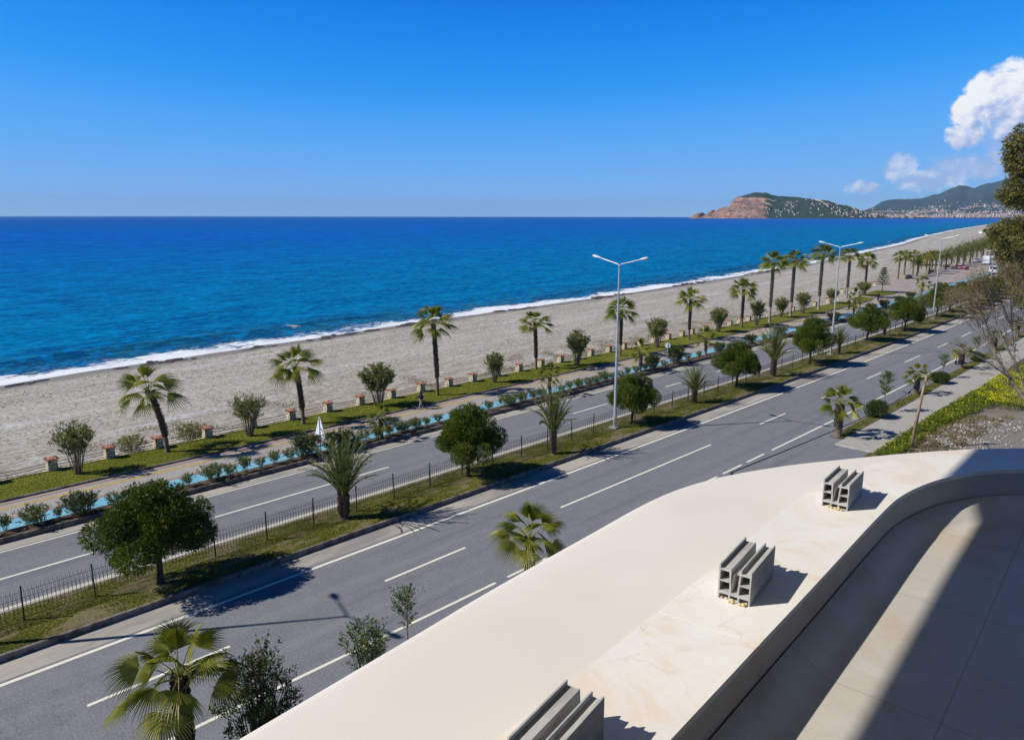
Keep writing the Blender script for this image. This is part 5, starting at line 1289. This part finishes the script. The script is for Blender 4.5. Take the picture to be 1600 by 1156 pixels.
# ------------------------------------------------------------------ trees at the right edge
UP=[(-16.2,81.0,24.4,0.52),(-16.4,80.1,23.4,0.78),(-16.1,82.0,23.4,0.91),(-16.5,80.3,22.5,0.78),(-15.9,80.4,22.1,0.91),(-16.7,81.4,21.7,0.72),(-16.8,84.3,21.4,0.85),(-16.2,84.3,21.4,0.91),(-16.5,83.8,20.5,0.65),(-15.5,81.6,20.0,0.91),(-16.7,82.2,19.8,0.59),(-16.1,81.4,19.3,0.72),(-16.8,80.1,18.9,0.52),(-16.3,80.2,18.6,0.65),(-15.8,81.3,18.7,0.78),(-16.0,85.2,18.3,0.85),(-16.7,83.9,18.0,0.46),(-15.3,85.1,23.2,1.30),(-14.8,85.6,20.9,1.30),(-14.3,82.7,18.5,1.30),(-13.1,84.6,19.7,1.70)]
LO=[(-15.5,83.9,16.2,0.91),(-16.2,83.8,16.1,0.78),(-16.9,83.8,16.1,0.65),(-17.4,83.5,15.7,0.65),(-17.1,79.3,15.7,0.52),(-17.3,82.1,15.1,0.65),(-16.7,83.0,15.2,0.85),(-15.7,83.1,15.2,0.91),(-16.8,81.7,14.2,0.78),(-15.7,80.7,14.2,0.91),(-15.6,85.6,13.9,0.98),(-16.4,82.6,13.3,0.85),(-15.3,82.3,13.1,0.98),(-16.4,84.6,12.1,0.78),(-15.1,84.0,12.1,0.98),(-15.8,85.0,10.9,0.78),(-15.1,85.6,10.6,0.91),(-15.2,83.6,9.8,0.65),(-14.6,83.6,9.1,0.78),(-14.3,84.9,15.6,1.43),(-13.7,84.6,13.3,1.43),(-13.5,83.3,11.0,1.30),(-12.6,85.0,15.1,1.63)]
gum = empty('eucalyptus', (-12.0, 86.0, 0), 0, 'tall brownish eucalyptus at the right edge reaching above the hills', 'tree'); rng = np.random.default_rng(8); rg = random.Random(8)
lobes = [((x+12.0, y-86.0, z), r*1.0) for x, y, z, r in UP+LO] + [((rg.uniform(-1, 4), rg.uniform(-2, 3), rg.uniform(9, 24)), rg.uniform(1.2, 2)) for _ in range(16)]
P, D, L, W, T = lobed(rng, lobes, 30, .30, .085, spread=.8, up=-.25, inner=.3, tuft=3, shell=(.6, 1.02))
leaves('crown', P, D, L, W, T, M['gum_leaf'], gum, rng)
mb = MB(); mb.tube([(0, 0, -.2), (.2, 0, 8), (-.3, -.2, 16), (-1.5, -.8, 24.5)], [.55, .42, .28, .06], 10)
for (x, y, z, r) in (UP+LO)[::2]:
    h0 = z-2.2; bx = .2 if h0 < 8 else -.3; mb.tube([(bx*(1 if h0 < 14 else 2), -.1, max(5, h0)), ((x+12)*.5, (y-86)*.5, z-1.0), (x+12, y-86, z)], [.13, .08, .025], 5)
mb.build('trunk', M['stem'], gum, smooth=True)
bt = empty('bare_tree', (-10.6, 75.5, 0), 0, 'leafless grey branching tree leaning in from the right edge', 'tree'); mb = MB(); rg = random.Random(17)
AN = [[(-10.8,75.2,-.1),(-12.1,75.1,1.6),(-13.6,74.7,3.7),(-15.0,74.4,5.9),(-16.2,74.3,8.0),(-17.4,74.3,9.2)],[(-11.9,74.9,1.8),(-13.0,74.1,5.1),(-13.7,74.6,8.3),(-14.1,75.1,10.8)],[(-13.2,74.6,3.3),(-15.1,73.0,4.9),(-16.4,71.9,5.7)],
      [(-14.5,74.3,5.4),(-15.6,73.6,8.6),(-16.2,73.0,9.6)],[(-11.9,74.9,1.8),(-12.1,75.0,6.2),(-13.1,75.2,9.9),(-13.7,75.7,12.6)],[(-13.5,74.4,7.5),(-14.5,73.6,10.0),(-15.2,73.0,10.6)],[(-12.8,74.2,4.4),(-14.2,73.4,7.3),(-15.1,73.2,9.4)],[(-11.2,75.1,1.0),(-10.2,74.5,6),(-10.5,75.6,11.8)]]
ends = []
off_ = Vector((-10.6, 75.5, 0))
def twig(p, d, l, r, depth):
    q = p+d*l; m_ = p+d*l*.5+Vector((rg.uniform(-.08, .08), rg.uniform(-.08, .08), rg.uniform(-.05, .08)))*l
    mb.tube([p, m_, q], [r, r*.8, r*.55], 4 if depth > 1 else 3, cap=False)
    if depth == 0: ends.append(q); return
    for _ in range(rg.choice((2, 3, 3))):
        nd_ = (d*1.0+Vector((rg.uniform(-.85, .75), rg.uniform(-.8, .8), rg.uniform(-.45, .75)))).normalized()
        twig(p.lerp(q, rg.uniform(.45, 1.0)), nd_, l*rg.uniform(.55, .8), r*.58, depth-1)
for ai, pl in enumerate(AN):
    pts = [Vector(p)-off_ for p in pl]; r0 = .17 if ai == 0 else .10
    mb.tube(pts, [r0*(1-.75*k/(len(pts)-1)) for k in range(len(pts))], 7, cap=False)
    for k in range(len(pts)-1):
        d = (pts[k+1]-pts[k]).normalized()
        for _ in range(3 if k == 0 else 6): twig(pts[k].lerp(pts[k+1], rg.random()), (d+Vector((rg.uniform(-1, .6), rg.uniform(-.9, .9), rg.uniform(-.3, .8)))).normalized(), rg.uniform(.8, 1.5), .030, 4 if ai in (0, 3, 4, 5, 6) and k > 0 else 3)
mb.build('branches', M['twig'], bt)
rng = np.random.default_rng(18); E_ = np.array([tuple(e) for e in ends]); E_ = E_[E_[:, 2] > 3.5]; n = 24000; k = rng.integers(0, len(E_), n)
hi_ = np.clip((E_[k, 2]-5)/6, .1, 1); keep = rng.random(n) < hi_
P = (E_[k]+rng.normal(size=(n, 3))*.3)[keep]
leaves('leaf_buds', P, rng.normal(size=P.shape), .11, .05, rng.uniform(0, 1, len(P)), M['dry_leaf'], bt, rng)

# ------------------------------------------------------------------ weeds, flowers, stones, debris
def scatter(name, mat, pts, hgt, Ln, Wd, seed, label, up=1.0, tone=None):
    rng = np.random.default_rng(seed); P = np.array(pts); n = len(P); D = rng.normal(size=(n, 3))*.5+np.array([0, 0, up])
    T = rng.uniform(0, 1, n) if tone is None else tone
    o = leaves(name, P, D, Ln*rng.uniform(.6, 1.4, n), Wd, T, mat, None, rng); o['kind'] = 'stuff'; o['label'] = label; return o
def inpoly(x, y, poly):
    c = False; j = len(poly)-1
    for i in range(len(poly)):
        if (poly[i][1] > y) != (poly[j][1] > y) and x < (poly[j][0]-poly[i][0])*(y-poly[i][1])/(poly[j][1]-poly[i][1])+poly[i][0]: c = not c
        j = i
    return c
rg = random.Random(31)
def fill(poly, n, zf, thr=-1, sc=.5):
    xs = [p[0] for p in poly]; ys = [p[1] for p in poly]; out = []
    while len(out) < n:
        x, y = rg.uniform(min(xs), max(xs)), rg.uniform(min(ys), max(ys))
        if inpoly(x, y, poly) and mnoise.noise((x*sc, y*sc, 1.3)) > thr: out.append((x, y, zf(x, y)))
    return out
bank = [(-17.3, 54.5), (-15.9, 54.5), (-15.9, 60), (-16.1, 67), (-15.4, 71), (-14.6, 75.8), (-14.5, 82), (-17.3, 82), (-17.5, 70)]
flow = [(-16.9, 80), (-15.8, 77.2), (-13.7, 75.8), (-12, 76.8), (-7, 78), (-5, 96), (-16.2, 99), (-17.1, 88)]
zb = lambda x, y: .02+rg.random()*(.20+.45*max(0, mnoise.noise((x*.8, y*.8, 4))))
scatter('weeds', M['weed_leaf'], fill(bank, 16000, zb, -.35)+fill(flow, 22000, lambda x, y: rg.random()*.55)+fill([(-17.3, 84), (-5, 84), (-8, 150), (-19.2, 150)], 9000, lambda x, y: rg.random()*.5, -.1), 0, .17, .055, 41, 'green weeds growing between sidewalk and gravel lot')
scatter('yellow_flowers', M['flower'], fill(flow, 11000, lambda x, y: .45+rg.random()*.33, -.22, .55)+fill(bank, 420, lambda x, y: .3+rg.random()*.2, .0), 0, .085, .075, 42, 'mass of bright yellow wildflowers', up=.6)
stones = fill([(-16.6, 56), (-12.5, 56), (-11, 73), (-15.2, 71.5), (-16.0, 64)], 2400, lambda x, y: -.02, -.05, .6)+fill([(-16.6, 56), (-4, 56), (-4, 76), (-15.2, 71.5)], 900, lambda x, y: -.02)
scatter('rubble', M['pebble'], stones, 0, .13, .13, 43, 'pale stones strewn over the gravel lot', up=.35)
scatter('dry_weeds', M['dry_leaf'], fill([(-16.8, 55), (-13.6, 55), (-12.4, 74), (-15.6, 71.5)], 4200, lambda x, y: rg.random()*.12, .0, .9)+[(x, y, z) for x, y, z in fill([(-56.2, 0), (-63.5, 0), (-65, 120), (-58, 120)], 9000, lambda x, y: -.42+rg.random()*.16, .22, .35)], 0, .17, .05, 44, 'dry brown weeds on the sand and the lot edge', up=.5)
gp = [(rg.uniform(-35.9, -32.6), rg.uniform(-2, 70)) for _ in range(26000)]
gp = [(x, y, .2+rg.random()*.03) for x, y in gp if mnoise.noise((x*.7, y*.35, 2)) > -.15] + [(rg.uniform(-55.4, -51.7), y, .11+rg.random()*.03) for y in [rg.uniform(2, 60) for _ in range(15000)]] + [(rg.uniform(-21.1, -20.45), rg.uniform(57.3, 110), .12) for _ in range(5000)]
scatter('grass_tufts', M['weed_leaf'], gp, 0, .085, .035, 45, 'short grass blades on the median, lawn and verge', up=.9)
# beach stones, drift line and flat wet rocks along the water
P_ = []
for _ in range(9000):
    u = rg.uniform(-5, 230); t = rg.choice((rg.uniform(.55, .95), rg.uniform(.05, .95), rg.gauss(.72, .03), rg.gauss(.35, .05)))
    if 0 < t < .97: q = beach_pt(u, t)[0]; P_.append((q[0], q[1], q[2]+.005))
scatter('beach_stones', M['pebble'], P_, 0, .16, .12, 46, 'pale pebbles and stones scattered on the beach', up=.3)
mb = MB(); rk = random.Random(9)
for (u0, n, sp, xo) in ((37, 34, 9, 1.0), (52, 18, 6, 1.2), (66, 26, 9, .8), (84, 40, 12, .4), (112, 26, 12, .6), (147, 40, 14, .3), (190, 40, 22, 0), (250, 50, 36, -1), (340, 50, 50, -1), (20, 10, 8, 1.5)):
    for _ in range(int(n*.55)):
        u = u0+rk.gauss(0, sp*.30); x = wlx(u)+xo+.4+rk.gauss(0, .9); a = rk.uniform(-.5, .3); w = rk.uniform(.25, .8); l = rk.uniform(.4, 1.7); h = rk.uniform(.02, .16)
        n0 = len(mb.v); K = 9
        for dz, s in ((-.3, 1.0), (h*.7, .92), (h, .7)):
            for k in range(K):
                t = 2*math.pi*k/K; q = 1+.25*mnoise.noise((u+k, x, dz)); px_, py_ = w*s*q*math.cos(t), l*s*q*math.sin(t)
                mb.v.append((x+px_*math.cos(a)-py_*math.sin(a), u+px_*math.sin(a)+py_*math.cos(a), SEA_Z+.10+dz+.05*mnoise.noise((k, u, 3))))
        for i in range(2):
            for k in range(K): k2 = (k+1) % K; mb.f.append((n0+i*K+k, n0+i*K+k2, n0+(i+1)*K+k2, n0+(i+1)*K+k)); mb.mi.append(0)
        mb.f.append(tuple(n0+2*K+k for k in range(K))); mb.mi.append(0)
o = mb.build('shore_rocks', M['rock']); o['kind'] = 'stuff'; o['label'] = 'flat dark wet rocks along the waterline'
P_ = []
for _ in range(6500):
    u = rg.uniform(-5, 260); k = rg.random()
    d = (7.5+2.0*mnoise.noise((u*.03, 1, 1)) + rg.gauss(0, .35)) if k < .55 else (14+3*mnoise.noise((u*.02, 4, 1))+rg.gauss(0, .5))
    if mnoise.noise((u*.08, d*.1, 8)) < -.1: continue
    xa, xb = wallx(u), wlx(u); t = 1-d/abs(xb-xa); q = beach_pt(u, t)[0]; P_.append((q[0], q[1], q[2]+.01))
scatter('drift_line', M['dry_leaf'], P_, 0, .22, .05, 47, 'thin dark line of driftwood and seaweed on the beach', up=.15, tone=np.random.default_rng(3).uniform(0, .3, len(P_)))

# ------------------------------------------------------------------ headland, hills and the town
def hmesh(name, D, thc, prof, depth, shape, amp, mat, na, nb, label=None):
    fa = -AZ + math.radians(thc)             # azimuth from +Y, clockwise
    fx_, fy_ = math.sin(fa), math.cos(fa); rx_, ry_ = fy_, -fx_
    xs = [p[0] for p in prof]; hs_ = [p[1] for p in prof]
    def hgt(a, b):
        ph = float(np.interp(a, xs, hs_)) - SEA_Z*0
        n = mnoise.fractal((a/420., b/420., 1.7), .9, 2.1, 7); r_ = mnoise.fractal((a/120., b/120., 4.2), .8, 2.0, 5)
        return max(SEA_Z-3, ph*shape(a, b)*(1+amp*n*(1 if shape(a, b) < .97 else .3)) + amp*ph*.25*r_*min(1, b/200.) + SEA_Z*(1-min(1, b/30.)))
    def pos(a, b): return (fx_*(D+b)+rx_*a, fy_*(D+b)+ry_*a)
    mb = MB(); G = []
    for i in range(na+1):
        a = xs[0]+(xs[-1]-xs[0])*i/na; row = []
        for j in range(nb+1):
            b = depth*(j/nb)**1.3; x, y = pos(a, b); row.append((x, y, hgt(a, b)))
        G.append(row)
    for i in range(na):
        for j in range(nb): mb.quad(G[i][j], G[i+1][j], G[i+1][j+1], G[i][j+1])
    o = mb.build(name, mat); bm = bmesh.new(); bm.from_mesh(o.data); bmesh.ops.remove_doubles(bm, verts=bm.verts, dist=.01); bm.to_mesh(o.data); bm.free()
    for p in o.data.polygons: p.use_smooth = True
    o['kind'] = 'structure'
    return o, hgt, pos
def hill_mat(name, green, green2, rock, rock2, rockbias, D, thc, a0, a1):
    m, nt, b = newmat(name); t = nd(nt, 'ShaderNodeTexCoord')
    fa = -AZ+math.radians(thc); rx_, ry_ = math.cos(fa), -math.sin(fa)
    dp = nd(nt, 'ShaderNodeVectorMath'); dp.operation = 'DOT_PRODUCT'; nt.links.new(t.outputs['Object'], dp.inputs[0]); dp.inputs[1].default_value = (rx_, ry_, 0)
    s = nd(nt, 'ShaderNodeSeparateXYZ'); nt.links.new(t.outputs['Object'], s.inputs[0]); g = nd(nt, 'ShaderNodeNewGeometry'); gs = nd(nt, 'ShaderNodeSeparateXYZ'); nt.links.new(g.outputs['Normal'], gs.inputs[0])
    v = objvec(nt); n1 = fbm(nt, v, .006, 8, .65); n2 = fbm(nt, v, .03, 6, .7); n3 = fbm(nt, v, .012, 7, .7)
    gr = mixc(nt, smooth(nt, n2, .4, .6), green2, green); rk = mixc(nt, smooth(nt, n3, .42, .6), rock2, rock)
    n4 = fbm(nt, v, .09, 5, .75); rk = mixc(nt, mth(nt, 'MULTIPLY', smooth(nt, n4, .50, .60), .75), rk, green2); rk = mixc(nt, mth(nt, 'MULTIPLY', smooth(nt, n2, .52, .60), .5), rk, green2); gr = mixc(nt, mth(nt, 'MULTIPLY', smooth(nt, n4, .55, .64), .5), gr, rock2)
    lat = smooth(nt, dp.outputs['Value'], a0, a1)       # rockier towards the left end
    steep = smooth(nt, gs.outputs[2], .80, .45)
    f = mth(nt, 'ADD', mth(nt, 'ADD', mth(nt, 'MULTIPLY', lat, rockbias), mth(nt, 'MULTIPLY', steep, .8)), mth(nt, 'MULTIPLY', mth(nt, 'SUBTRACT', n1, .5), 1.6))
    f = mth(nt, 'SUBTRACT', f, mth(nt, 'MULTIPLY', smooth(nt, s.outputs[2], 135, 160), .9))
    c = mixc(nt, smooth(nt, f, .35, .65), gr, rk)
    nt.links.new(c, b.inputs['Base Color']); b.inputs['Roughness'].default_value = 1; b.inputs['Specular IOR Level'].default_value = 0
    bump(nt, b, n2, 1.0, 12)
    return m
HP = [(-465, -3), (-451, 17), (-434, 35), (-399, 39), (-380, 8), (-363, 26), (-342, 48), (-320, 57), (-302, 44), (-277, 66), (-238, 74), (-204, 83), (-185, 127), (-165, 144), (-123, 157), (-60, 173), (-18, 184), (66, 181), (108, 168), (171, 163), (274, 153), (376, 140), (437, 127), (498, 118), (559, 97), (619, 84), (679, 67), (739, 42), (900, 12), (1100, 6)]
def sh_head(a, b):
    cl = max(0, min(1, (120-a)/300.)); peak = 420
    if b < peak: t = b/peak; lin = t**.85; clf = min(1, t*2.6)**.6*.72+.28*t; return lin*(1-cl)+clf*cl
    return max(.05, 1-((b-peak)/900.)**1.5)
mh = hill_mat('headland_rock', (.030, .060, .030), (.018, .040, .024), (.52, .29, .205), (.28, .17, .13), .95, 5500, 18., 150, -40)
headland, hh, hpos = hmesh('headland', 5500, 18., HP, 1100, sh_head, .22, mh, 260, 46)
MP = [(-1560, -3), (-1382, 30), (-1338, 112), (-1285, 172), (-1204, 197), (-955, 198), (-776, 215), (-660, 240), (-550, 302), (-466, 323), (-409, 319), (-323, 307), (-269, 316), (-190, 352), (-137, 363), (-83, 368), (-6, 390), (146, 441), (398, 469), (887, 407), (1559, 332), (2600, 300)]
def sh_mt(a, b):
    peak = 2600.
    if b < peak: t = b/peak; return .02+.98*(t**1.35)*(1+.18*math.sin(a/170.+b/300.)*(1-t)*t*2)
    return max(0, 1-((b-peak)/2200.)**1.4)
mm = hill_mat('hillside', (.050, .084, .090), (.028, .052, .062), (.36, .30, .24), (.20, .17, .14), .25, 9000, 33., 0, 1)  # bluish greens: distance haze put into the base colour
hills, hm, mpos = hmesh('hills', 7600, 33., [(a*.955, h*1.06) for a, h in MP], 4600, sh_mt, .16, mm, 240, 60)
# flat coastal plain joining the headland and the hills
mb = MB(); lo_ = []
for a in np.linspace(560, 1250, 10): lo_.append((*hpos(a, 60), SEA_Z+1.2))
mb2 = [(*mpos(a, -700+40*math.sin(a/90.)), SEA_Z+1.0) for a in np.linspace(-1500, 2400, 40)]
for i in range(39):
    p, q = mb2[i], mb2[i+1]; a0_, a1_ = np.linspace(-1500, 2400, 40)[i], np.linspace(-1500, 2400, 40)[i+1]
    mb.quad(p, q, (*mpos(a1_, 700), SEA_Z+3.5), (*mpos(a0_, 700), SEA_Z+3.5))
o = mb.build('coastal_plain', M['land']); o['kind'] = 'structure'
def house_mat():
    m, nt, b = newmat('town_wall'); oi = nd(nt, 'ShaderNodeObjectInfo')
    w = nd(nt, 'ShaderNodeTexWhiteNoise'); w.noise_dimensions = '1D'; nt.links.new(oi.outputs['Random'], w.inputs['W'])
    c = mixc(nt, smooth(nt, oi.outputs['Random'], .2, .9), (.80, .78, .74), (.80, .74, .62)); c = mixc(nt, mth(nt, 'GREATER_THAN', oi.outputs['Random'], .8), c, (.60, .42, .32))
    t = objvec(nt); s = nd(nt, 'ShaderNodeSeparateXYZ'); nt.links.new(t, s.inputs[0])
    row = mth(nt, 'FRACT', mth(nt, 'MULTIPLY', s.outputs[2], 1/3.2)); win = mth(nt, 'MULTIPLY', smooth(nt, row, .40, .44), smooth(nt, row, .85, .80))
    colx = mth(nt, 'FRACT', mth(nt, 'MULTIPLY', mth(nt, 'ADD', s.outputs[0], s.outputs[1]), .25)); win = mth(nt, 'MULTIPLY', win, smooth(nt, colx, .45, .5))
    c = mixc(nt, mth(nt, 'MULTIPLY', win, .75), c, (.10, .11, .13)); nt.links.new(c, b.inputs['Base Color']); b.inputs['Roughness'].default_value = .9; return m
M['house'] = house_mat()
HM = []
for (w, d, h, rf) in ((10, 10, 9, 1), (11, 10, 13, 0), (12, 11, 20, 0), (13, 11, 28, 0), (9, 9, 7, 0)):
    mb = MB(); mb.box((0, 0, h/2-2), (w, d, h+4)); mb.m = 1
    if rf: mb.box((0, 0, h+1.0), (w+.8, d+.8, 2), 0, .35)
    else: mb.box((0, 0, h+.2), (w-.6, d-.6, .4)); mb.box((w*.2, 0, h+1.3), (4, 4, 2))
    me = mb.build('house', [M['house'], M['roof_red'] if rf else M['render']]); HM.append(me.data); bpy.data.objects.remove(me)
rg = random.Random(77); n_h = 0
def put_house(x, y, z, k, s=1.0, lab='small pale building in the distant town at the foot of the hills', grp='distant town buildings'):
    o = bpy.data.objects.new('house', HM[k]); COL.objects.link(o); o.location = (x, y, z); o.rotation_euler = (0, 0, rg.uniform(0, 3)); o.scale = (s, s, s); tag(o, lab, 'building', grp)
mass = []
def spots_mt(n):
    out = []
    while len(out) < n:
        a = rg.uniform(-1400, 900); b = abs(rg.gauss(0, 620))
        if b > 1500: continue
        if b > 300 and mnoise.noise((a/260., b/260., 2)) < -.1+.25*(b/1500) and rg.random() < .85: continue
        out.append((*mpos(a, b-60 if b < 300 else b), max(SEA_Z+1, hm(a, max(0, b-60 if b < 300 else b)))))
    return out
def spots_hd(n):
    out = []
    while len(out) < n:
        a = rg.uniform(60, 980); b = rg.uniform(20, 420)*min(1, .45+ (a-60)/600.) 
        if a < 420 and mnoise.noise((a/90., b/90., 5)) < .0 and rg.random() < .93: continue
        out.append((*hpos(a, b), hh(a, b)))
    return out
H1 = spots_mt(185); H2 = spots_hd(115)
for q in H1: put_house(*q, rg.choice((1, 2, 2, 3, 0)), rg.uniform(.6, .95))
for q in H2: put_house(*q, rg.choice((0, 0, 1, 4, 4)), rg.uniform(.4, .65), 'small pale building on the slope of the distant headland', 'distant headland buildings')
mb = MB(); mb.m = 0
for x, y, z in spots_mt(2600)+spots_hd(130):
    w = rg.uniform(5, 10); h = rg.choice((4, 5, 6, 8, 12)); mb.box((x, y, z+h/2-2), (w, rg.uniform(9, 14), h+4), rg.uniform(0, 3))
o = mb.build('distant_town', M['house']); o['kind'] = 'stuff'; o['label'] = 'mass of small pale buildings of the distant town'
# old wall zigzagging on the headland
mb = MB(); WLN = [(-160, 250), (-60, 330), (60, 330), (130, 330)], [(40, 260), (95, 190), (60, 120), (80, 20)], [(395, 400), (440, 330), (470, 250), (470, 200)]
for pl in WLN:
    for (a0_, b0_), (a1_, b1_) in zip(pl[:-1], pl[1:]):
        for k in range(10):
            a, b = a0_+(a1_-a0_)*k/10, b0_+(b1_-b0_)*k/10; a2, b2 = a0_+(a1_-a0_)*(k+1)/10, b0_+(b1_-b0_)*(k+1)/10
            p, q = (*hpos(a, b), hh(a, b)), (*hpos(a2, b2), hh(a2, b2)); up = 5
            mb.quad(p, q, (q[0], q[1], q[2]+up), (p[0], p[1], p[2]+up))
            mb.quad((p[0], p[1], p[2]+up), (q[0], q[1], q[2]+up), (q[0]+2, q[1]+3, q[2]), (p[0]+2, p[1]+3, p[2]))
o = mb.build('fortress_wall', M['stone']); tag(o, 'thin old fortress wall climbing the distant headland', 'wall')

# ------------------------------------------------------------------ air
HAZE = True
if HAZE:
    mb = MB(); mb.box((0, 0, 0), (2, 2, 2)); hz = mb.build('haze', None if False else M['cream']); hz.data.materials.clear()
    m = bpy.data.materials.new('haze_air'); m.use_nodes = True; nt = m.node_tree; nt.nodes.clear(); ou = nd(nt, 'ShaderNodeOutputMaterial'); pv = nd(nt, 'ShaderNodeVolumePrincipled')
    pv.inputs['Color'].default_value = (.46, .72, 1.0, 1); pv.inputs['Density'].default_value = 3.0e-5; pv.inputs['Anisotropy'].default_value = .0
    nt.links.new(pv.outputs[0], ou.inputs['Volume']); hz.data.materials.append(m)
    zb_, zt_ = SEA_Z-6.5, 560.; hz.location = (-2000, 5000, (zb_+zt_)/2); hz.scale = (24500, 20500, (zt_-zb_)/2); hz['kind'] = 'stuff'; hz['label'] = 'thin blue haze over sea and hills'
